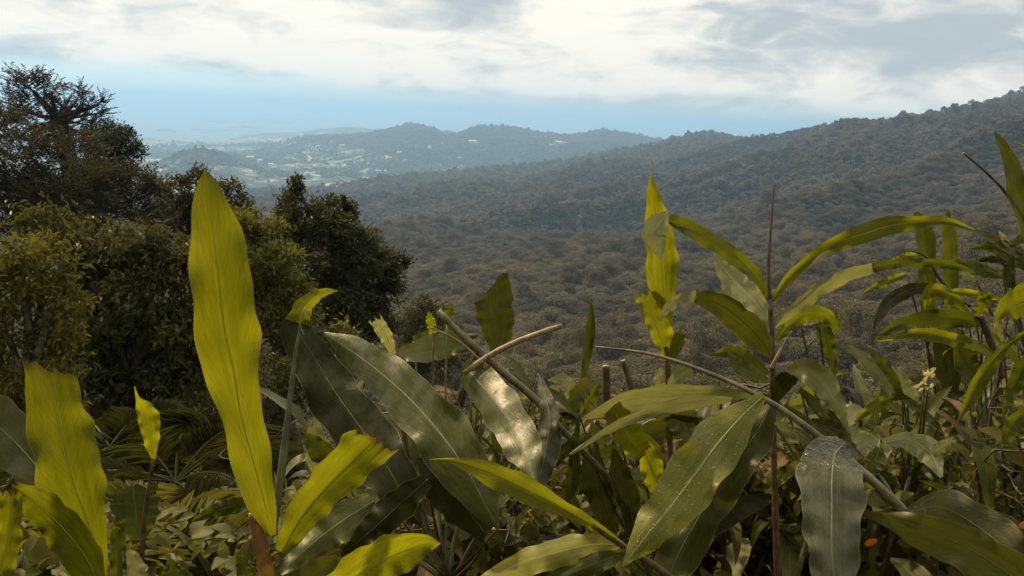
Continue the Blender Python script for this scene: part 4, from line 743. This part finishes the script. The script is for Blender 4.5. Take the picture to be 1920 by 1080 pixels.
N3 = many('spreading plant with broad olive leaves beside the cut brown stub', 1850, 760, 2.0, [
 ('dark', [(1790, 548, .1, 4, 4), (1740, 538, .1, 12, 8), (1695, 547, .08, 14, 12), (1660, 575, .05, 12, 12), (1637, 622, 0, 1, 1)]),
 ('bright', [(1700, 514, .1, 4, 4), (1660, 528, .1, 9, 8), (1616, 551, .1, 1, 1)]),
 ('olive', [(1842, 604, 0, 8, 10), (1785, 598, 0, 19, 18), (1725, 598, 0, 14, 14), (1676, 612, 0, 8, 8), (1640, 636, 0, 1, 1)], (-.3, .2, .004)),
 ('bright', [(1880, 672, 0, 6, 6), (1800, 640, -.03, 13, 13), (1720, 625, -.05, 11, 10), (1636, 640, -.06, 1, 1)], (.3, .3, .004)),
 ('bright', [(1815, 585, .05, 4, 4), (1790, 560, .05, 14, 10), (1745, 545, .05, 14, 12), (1735, 580, .05, 3, 3)]),
 ('lime', [(1895, 560, 0, 2, 2), (1850, 555, 0, 7, 6), (1800, 548, 0, 5, 8), (1770, 545, 0, 1, 1)]),
 ('bright', [(1830, 600, 0, 6, 6), (1845, 570, 0, 14, 12), (1858, 548, 0, 4, 4)]),
 ('olive', [(1860, 700, 0, 8, 8), (1830, 700, 0, 22, 20), (1806, 660, 0, 20, 20), (1800, 620, 0, 6, 6)])])
stalk(N3, 'stem', [(1885, 720, 2, 7), (1865, 660, 2, 6.5), (1838, 592, 2, 6.5)], 'brown', cut=True)
stalk(N3, 'twig', [(1820, 575, 2.05, 3), (1760, 520, 2.1, 3), (1735, 480, 2.1, 2.4), (1710, 470, 2.1, 1.5)], 'brown')
many('plant with a rounded amber leaf curling at the picture edge', 1940, 800, 1.5, [
 ('bright', [(1960, 545, 0, 26, 26), (1915, 566, 0, 30, 30), (1882, 582, 0, 18, 16), (1868, 602, 0, 1, 1)], (0, .2, .002)),
 ('bright', [(1940, 612, 0, 3, 3), (1880, 655, 0, 9, 8), (1838, 708, 0, 20, 12), (1812, 760, 0, 10, 8), (1795, 790, 0, 1, 1)], (.2, .5, .002)),
 ('olive', [(1950, 650, 0, 10, 10), (1912, 705, 0, 20, 18), (1890, 750, 0, 10, 10), (1881, 785, 0, 1, 1)]),
 ('silver', [(1880, 640, .05, 3, 3), (1872, 600, .05, 10, 8), (1880, 560, .05, 3, 3)]),
 ('olive', [(1950, 760, 0, 10, 10), (1905, 790, 0, 22, 20), (1880, 840, 0, 3, 3)]),
 ('dark', [(1895, 540, .1, 6, 6), (1893, 510, .1, 14, 12), (1900, 478, .1, 2, 2)])])
many('tangle of narrow leaves hanging in from the picture edge', 1940, 560, 2.1, [
 ('olive', [(1950, 520, 0, 8, 8), (1890, 475, 0, 14, 12), (1850, 462, 0, 8, 8), (1818, 466, 0, 1, 1)], (.4, .3, .003)),
 ('wet', [(1950, 495, 0, 10, 10), (1900, 470, 0, 10, 12), (1860, 445, 0, 8, 6), (1825, 425, 0, 1, 1)], (.4, .3, .003)),
 ('olive', [(1945, 440, 0, 8, 8), (1915, 448, 0, 10, 10), (1895, 462, 0, 1, 1)]),
 ('silver', [(1900, 470, 0, 4, 4), (1885, 450, 0, 7, 6), (1872, 432, 0, 1, 1)]),
 ('olive', [(1880, 520, 0, 4, 4), (1840, 505, 0, 14, 12), (1800, 492, 0, 7, 7), (1768, 492, 0, 1, 1)], (.5, .3, .003)),
 ('dark', [(1900, 500, .05, 6, 6), (1870, 488, .05, 6, 8), (1822, 490, .05, 1, 1)]),
 ('silver', [(1830, 525, 0, 4, 4), (1815, 515, 0, 9, 9), (1800, 500, 0, 3, 3)])])
many('ragged plant with insect-eaten pale leaves above the cream flowers', 1690, 800, 1.8, [
 ('silver', [(1695, 755, 0, 8, 8), (1660, 712, 0, 16, 16), (1618, 672, 0, 12, 12), (1584, 645, 0, 2, 2)], (.2, .2, .003), {'torn': 5}),
 ('olive', [(1692, 750, -.02, 5, 5), (1672, 706, -.02, 10, 10), (1646, 672, -.02, 8, 8), (1624, 648, -.02, 1, 1)], (.2, .5, .002)),
 ('silver', [(1722, 770, .03, 6, 6), (1705, 735, .03, 14, 14), (1688, 706, .03, 12, 10), (1676, 684, .03, 1, 1)], (.2, .2, .003), {'torn': 6}),
 ('bright', [(1700, 740, 0, 4, 4), (1660, 750, 0, 11, 9), (1620, 775, 0, 8, 8), (1595, 800, 0, 1, 1)], (.3, .4, .003)),
 ('wet', [(1760, 800, 0, 5, 5), (1720, 765, 0, 9, 9), (1680, 735, 0, 4, 4)])])
many('small plant with a mottled hanging leaf behind the tall stem', 1550, 760, 1.9, [
 ('olive', [(1566, 700, 0, 5, 5), (1556, 660, 0, 13, 13), (1546, 625, 0, 16, 16), (1536, 598, 0, 8, 8)], (0, .3, .004)),
 ('silver', [(1535, 602, -.05, 3, 3), (1510, 604, -.05, 6, 5), (1482, 597, -.05, 1, 1)], (.6, .3, .002)),
 ('bright', [(1500, 600, 0, 6, 6), (1535, 586, 0, 12, 12), (1562, 600, 0, 12, 9), (1576, 625, 0, 1, 1)])])
many('wet grey leaves lying over the leaning stem', 1600, 860, 1.35, [
 ('wet', [(1520, 790, 0, 6, 6), (1550, 800, 0, 16, 14), (1590, 815, -.02, 12, 12), (1620, 860, -.04, 2, 2)]),
 ('wet', [(1500, 730, .05, 4, 4), (1530, 760, .03, 13, 12), (1570, 800, 0, 13, 12), (1600, 835, 0, 3, 3)], (.3, .3, .003)),
 ('silver', [(1452, 795, .05, 4, 4), (1490, 812, .05, 12, 8), (1530, 838, .05, 9, 8), (1570, 850, .05, 1, 1)], (.5, .2, .003)),
 ('olive', [(1470, 760, .05, 4, 4), (1510, 790, .05, 9, 9), (1560, 830, .05, 6, 6)])])
# dew drops on the hanging leaf
m_drop, t, o = mat('dew_water'); b_ = t.n('ShaderNodeBsdfPrincipled'); b_.inputs['Base Color'].default_value = (.55, .55, .3, 1); b_.inputs['Roughness'].default_value = .04; b_.inputs['Transmission Weight'].default_value = .85; b_.inputs['IOR'].default_value = 1.33; t.L.new(b_.outputs[0], o.inputs[0])
rs = np.random.default_rng(8); me_ = dewleaf.data; off = np.array(parent_world(dewleaf)); vv = np.array([v.co for v in me_.vertices]).reshape(60, 17, 3)
lat = []; ico = []
for th in (0.15, .9, 1.5):
    for k in range(6): ico.append((math.sin(th) * math.cos(k * 1.047), math.sin(th) * math.sin(k * 1.047), math.cos(th)))
ico = np.array(ico); fi = np.array([(r_ * 6 + k, r_ * 6 + (k + 1) % 6, (r_ + 1) * 6 + (k + 1) % 6, (r_ + 1) * 6 + k) for r_ in range(2) for k in range(6)])
for _ in range(170):
    a_, b2 = rs.integers(3, 54), rs.integers(1, 15); f1, f2 = rs.random(2)
    p = vv[a_, b2] * (1 - f1) * (1 - f2) + vv[a_ + 1, b2] * f1 * (1 - f2) + vv[a_, b2 + 1] * (1 - f1) * f2 + vv[a_ + 1, b2 + 1] * f1 * f2
    n_ = np.cross(vv[a_ + 1, b2] - vv[a_, b2], vv[a_, b2 + 1] - vv[a_, b2]); n_ /= np.linalg.norm(n_) + 1e-9
    if np.dot(n_, EYE - (p + off)) < 0: n_ = -n_
    t1 = np.cross(n_, (0, 0, 1)); t1 /= np.linalg.norm(t1); t2 = np.cross(n_, t1); r_ = rs.uniform(.0005, .0012)
    lat.append((p + (ico[:, :1] * t1 + ico[:, 1:2] * t2 + ico[:, 2:] * n_ * .7) * r_ + n_ * .0004, [fi]))
Vd, Fd = join(lat); dd_ = obj('dew_drops', mesh_data('dew_drops', Vd, Fd, m_drop), dewleaf); dd_['kind'] = 'stuff'
# ================================================================ undergrowth behind and below the traced leaves
BX = [-100, 0, 150, 300, 430, 520, 600, 700, 800, 900, 1000, 1100, 1200, 1330, 1450, 1560, 1650, 1750, 1850, 1920, 2050]
BY = [1000, 985, 1000, 985, 960, 880, 800, 760, 730, 720, 770, 770, 770, 745, 730, 730, 735, 730, 650, 590, 560]
bound = lambda x: np.interp(x, BX, BY)
def blade(L_, hw, arch, fold, seed, mkey, ns=16, nc=6):
    rs = np.random.default_rng(seed); u = np.linspace(0, 1, ns); prof = np.sin(np.clip(u * 1.02, 0, 1)**.8 * math.pi)**.75 * (1 - .25 * u) + .02; prof[-1] = .01
    ang = arch[0] + (arch[1] - arch[0]) * u**1.3; P = np.cumsum(np.stack([np.cos(ang), 0 * u, np.sin(ang)], 1) * L_ / ns, 0); P[:, 1] += np.sin(u * 2.5 + seed) * .02 * L_
    s = np.linspace(-1, 1, nc + 1); Nz = np.stack([-np.sin(ang), 0 * u, np.cos(ang)], 1); tw = rs.uniform(-.5, .5) * u
    wav = np.sin(u * 20 + seed)[:, None] * .12 * s[None]**2
    Y_ = np.cos(tw)[:, None] * s[None] * (prof * hw)[:, None]; Zz = (np.sin(tw)[:, None] * s[None] + fold * np.abs(s[None]) + wav) * (prof * hw)[:, None]
    V_ = P[:, None] + Y_[..., None] * np.array((0, 1., 0)) + Zz[..., None] * Nz[:, None]
    i, j = np.meshgrid(np.arange(ns - 1), np.arange(nc), indexing='ij'); a = i * (nc + 1) + j
    return mesh_data('leaf', V_.reshape(-1, 3), np.stack([a, a + nc + 1, a + nc + 2, a + 1], -1).reshape(-1, 4), LM[mkey], np.stack([np.repeat(u * .95, nc + 1), np.tile((s + 1) / 2, ns)], 1))
BL = {k: [blade(.36 + .05 * q, .036 + .004 * q, a_, .25, q + 7 * n_, k) for q, a_ in enumerate(((.9, -.7), (.6, -1.2), (1.1, .1), (.4, -1.5)))] for n_, k in enumerate(('olive', 'dark', 'wet', 'bright', 'straw', 'silver', 'moss'))}
rs = np.random.default_rng(2024)
WHERE = [(440, 'below the torn leaves at the picture edge'), (640, 'under the tall upright leaf'), (820, 'behind the dark drooping leaves'), (1060, 'below the cut canes'), (1300, 'around the bent lime leaf'), (1500, 'around the stem with the thin spike'), (1700, 'behind the rain-soaked hanging leaf'), (9999, 'below the cream flowers')]
def filler(px, top, dep, nl, label, group, keys, sc_=1.0):
    wh = next(w_ for q_, w_ in WHERE if px < q_); label, group = label + ' ' + wh, group + ' ' + wh
    p = at(px, top, dep); gz = ground_at(p); lean = rs.uniform(-.25, .25, 2); hh = max(.25, p.z - gz); e = empty('ginger_plant', (p.x - lean[0] * hh, p.y - lean[1] * hh, gz)); tag(e, label, 'plant', group)
    P = np.array([(lean[0] * hh * u**1.3, lean[1] * hh * u**1.3, hh * u) for u in np.linspace(0, 1, 8)]); P[0, 2] -= .05
    Vt, Ft = tube(P, np.linspace(.009, .004, 8), 6); obj('stem', mesh_data('stem', Vt, Ft, SM['brown' if rs.random() < .4 else 'green']), e)
    a0 = rs.uniform(0, 6.28)
    for k in range(nl):
        u = 1 - .62 * k / nl; q = [np.interp(u, np.linspace(0, 1, 8), P[:, c]) for c in range(3)]; key = keys[rs.integers(len(keys))]
        l_ = obj('leaf', BL[key][rs.integers(4)], e, q); l_.rotation_euler = (rs.uniform(-.4, .4), rs.uniform(-.35, .45), a0 + k * 3.14 + rs.uniform(-.6, .6)); l_.scale = (sc_ * rs.uniform(.65, 1.05),) * 3
for k in range(62):
    px = rs.uniform(440, 1990) if k < 54 else rs.uniform(-60, 440); dep = rs.uniform(1.75, 3.1); top = bound(px) + 60 + 330 * rs.random()**1.3
    if top > 1130: top = 1130
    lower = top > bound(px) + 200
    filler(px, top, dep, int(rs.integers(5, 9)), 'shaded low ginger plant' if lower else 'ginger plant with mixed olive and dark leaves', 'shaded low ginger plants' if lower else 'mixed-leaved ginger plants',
           ['dark', 'moss', 'olive', 'moss', 'straw'] if lower else ['olive', 'dark', 'wet', 'olive', 'bright', 'silver'], .8)  # low plants get the darker blades, shade put into their colour
for k in range(22):
    px = rs.uniform(1500, 1990); dep = rs.uniform(1.75, 2.6); top = bound(px) + rs.uniform(-40, 120)
    filler(px, top, dep, int(rs.integers(6, 11)), 'narrow-leaved ginger plant in the tangle', 'narrow-leaved ginger plants', ['olive', 'bright', 'olive', 'dark', 'wet', 'straw', 'silver'], .5)
for k in range(16):
    px = rs.uniform(640, 1450); dep = rs.uniform(1.7, 2.4); top = bound(px) + rs.uniform(-10, 130)
    filler(px, top, dep, int(rs.integers(5, 9)), 'small short-leaved ginger plant', 'small ginger plants', ['olive', 'bright', 'dark', 'wet', 'straw'], .5)
# small-leaved creepers, one mass
def creeper_leaves(B, D, Nn, ln, wd):
    D = D / (np.linalg.norm(D, axis=1)[:, None] + 1e-9); S_ = np.cross(D, Nn); S_ /= np.linalg.norm(S_, axis=1)[:, None] + 1e-9; U = np.cross(S_, D); ln, wd = ln[:, None], wd[:, None]
    V = np.stack([B, B + D * ln * .22 + S_ * wd * .42 + U * wd * .12, B + D * ln * .55 + S_ * wd * .5 + U * wd * .10, B + D * ln * .82 + S_ * wd * .26 - U * ln * .08, B + D * ln - U * ln * .2,
                  B + D * ln * .82 - S_ * wd * .26 - U * ln * .08, B + D * ln * .55 - S_ * wd * .5 + U * wd * .10, B + D * ln * .22 - S_ * wd * .42 + U * wd * .12, B + D * ln * .5 - U * ln * .01], 1).reshape(-1, 3)
    k = np.arange(len(B))[:, None] * 9
    return V, [np.concatenate([k + [8, a_, (a_ + 1) % 8] for a_ in range(8)])]
mf_creep = foliage_mat('creeper_small_leaves', (0.018, 0.016, 0.004), (0.20, 0.175, 0.030), (0.32, 0.27, 0.025), .35, .5, 5, spec=.15)
mf_litter = foliage_mat('dead_leaf_litter', (0.03, 0.016, 0.006), (0.20, 0.13, 0.06), (0.1, 0.06, 0.02), .15, .7, 8, spec=.15)
n = 38000; px = rs.uniform(-150, 2080, n); py = bound(px) + 55 + (1180 - bound(px)) * rs.random(n)**.8; dep = rs.uniform(1.75, 3.6, n) + np.where(px < 430, .9, 0)
low_ = rs.random(n) < .05; px[low_] = rs.uniform(-100, 560, low_.sum()); py[low_] = rs.uniform(965, 1150, low_.sum()) + 25 * np.sin(px[low_] / 60); dep[low_] = rs.uniform(1.7, 2.3, low_.sum())
C_ = atn(px, py, dep); gz = height(np.arctan2(C_[:, 0], C_[:, 1]), np.hypot(C_[:, 0], C_[:, 1])); C_[:, 2] = np.maximum(C_[:, 2], gz + rs.uniform(0, .25, n))
cl = sph(n, rs); grp = fbm(C_[:, 0] * 3.1, C_[:, 1] * 3.1 + C_[:, 2] * 2.7, 3); kp = (grp > -.22) & ((px > 470) | (rs.random(n) < .42)); C_, cl = C_[kp], cl[kp]
sz_ = rs.uniform(.018, .062, len(C_)) * np.where(rs.random(len(C_)) < .12, 1.5, 1); Vt, Ft = creeper_leaves(C_, cl * np.array([1, 1, .45]) + (0, -.15, -.1), np.array((0, -.25, 1.)) + cl[::-1] * .5, sz_, sz_ * rs.uniform(.38, .75, len(C_)))
tag(mk('undergrowth', Vt, Ft, mf_creep, smooth=True), 'dense small-leaved creepers and weeds filling the thicket', 'undergrowth', kind='stuff')
n = 5000; r_ = np.sqrt(rs.uniform(1.2, 20, n)); a_ = rs.uniform(-.75, .75, n); C_ = np.stack([np.sin(a_) * r_, np.cos(a_) * r_, height(a_, r_) + rs.uniform(.005, .05, n)], 1)
Vt, Ft = leaves_at(C_, sph(n, rs) * np.array([1, 1, .3]), np.array((0, 0, 1.)) + rs.normal(size=(n, 3)) * .35, rs.uniform(.04, .13, n), rs.uniform(.015, .04, n), .15)
tag(mk('leaf_litter', Vt, Ft, mf_litter, smooth=False), 'brown dead leaves littering the ground under the plants', 'leaf litter', kind='stuff')
parts = []
for k in range(90):
    px = rs.uniform(430, 2000); p = atn(px, bound(px) + 70 + 330 * rs.random(), rs.uniform(1.6, 2.9)); d_ = rs.normal(size=3); P = [p]
    for q in range(13):
        d_ = d_ + rs.normal(size=3) * .55 + (0, 0, -.1); d_ /= np.linalg.norm(d_); P.append(P[-1] + d_ * .035)
    parts.append(tube(np.array(P), rs.uniform(.0010, .0026), 4, False))
tag(mk('creeper_stems', *join(parts), SM['brown']), 'thin curling dry creeper stems threading through the thicket', 'creepers', kind='stuff')
# ferns on the ground below the tall leaf
m_fern = foliage_mat('fern_olive', (0.045, 0.042, 0.008), (0.17, 0.15, 0.03), (0.26, 0.22, 0.03), .3, .45, 6)
FN = [mesh_data('frond', *frond_mesh(.55, a, 60 + k, 34), m_fern, smooth=False) for k, a in enumerate((.6, .8, .4))]
for k, (px, py, dep, lb) in enumerate(((345, 1030, 2.2, 'olive fern between the tall leaf and the yellow leaf shoot'), (430, 1075, 1.9, 'fern at the foot of the tall leaf shoot'), (60, 1070, 1.9, 'fern under the folded leaf at the picture edge'), (300, 985, 2.9, 'fern behind the broad torn stump leaf'), (560, 960, 2.4, 'fern in the shade under the dark drooping leaf'), (150, 1010, 2.6, 'fern hidden behind the broad torn leaf'))):
    c = at(px, py, dep); gz = ground_at(c); e = empty('fern', (c.x, c.y, max(gz, c.z - .1))); tag(e, lb, 'fern', 'ferns under the ginger'); e.location.z = gz
    for q in range(9):
        f = obj('frond', FN[q % 3], e, (0, 0, max(.02, c.z - gz - .12))); f.rotation_euler = (0, rs.uniform(-.6, .1), q * .7 + rs.uniform(-.2, .2)); f.scale = (rs.uniform(.6, 1),) * 3
    Vt, Ft = tube(np.array([(0, 0, -.03), (0, 0, max(.03, c.z - gz - .1))]), [.012, .01], 6); obj('stem', mesh_data('stem', Vt, Ft, SM['brown']), e)
# flowers and fallen petals
def petal_mat(name, c):
    m, t, o = mat(name); p = pbsdf(t, c, .5, .3); tl = t.n('ShaderNodeBsdfTranslucent'); tl.inputs[0].default_value = (*c, 1); mx = t.n('ShaderNodeMixShader'); mx.inputs[0].default_value = .4
    t.L.new(p, mx.inputs[1]); t.L.new(tl.outputs[0], mx.inputs[2]); t.L.new(mx.outputs[0], o.inputs[0]); return m
m_cream, m_oran = petal_mat('petal_cream', (.78, .62, .26)), petal_mat('petal_orange', (.62, .17, .02))
def petal(L_, w_, curl, m_):
    u = np.linspace(0, 1, 7); s = np.linspace(-1, 1, 5); pr = np.sin(np.clip(u * .93 + .07, 0, 1) * math.pi)**.6
    V_ = np.stack([np.broadcast_to((u * L_)[:, None], (7, 5)), s[None] * (pr * w_)[:, None], (curl * u**2 * L_)[:, None] + .3 * w_ * s[None]**2 * pr[:, None]], -1).reshape(-1, 3)
    i, j = np.meshgrid(np.arange(6), np.arange(4), indexing='ij'); a = i * 5 + j
    return mesh_data('petal', V_, np.stack([a, a + 5, a + 6, a + 1], -1).reshape(-1, 4), m_)
pc = petal(.013, .0042, -.6, m_cream)
for px, py, lb in ((1733, 724, 'lower cream flower cluster among the ragged leaves'), (1742, 704, 'upper cream flower cluster among the ragged leaves')):
    c = at(px, py, 1.75); e = empty('flower_cluster', c); tag(e, lb, 'flower', 'cream flowers'); Vt, Ft = tube(np.array([(0, 0, .0), (.01, .01, -.06), (.03, .03, -.3)]), [.002, .003, .003], 5); obj('stem', mesh_data('stem', Vt, Ft, SM['green']), e)
    for q in range(11):
        f = obj('petal', pc, e, (rs.normal() * .006, rs.normal() * .006, rs.normal() * .006)); f.rotation_euler = (rs.uniform(0, 6), rs.uniform(-1.2, .6), q * 1.9)
po = petal(.013, .0045, 1.5, m_oran)
for px, py, dep, lb in ((1622, 1022, 1.12, 'orange fallen petal caught beside the soaked leaf'), (1912, 988, 1.05, 'orange fallen petal at the picture edge')):
    c = at(px, py, dep); f = obj('fallen_petal', po, None, c); f.rotation_euler = (.9, -.5, .3); tag(f, lb, 'petal', 'fallen petals')
print('objects', len(col.objects), 'tris', sum(len(m_.polygons) for m_ in bpy.data.meshes))
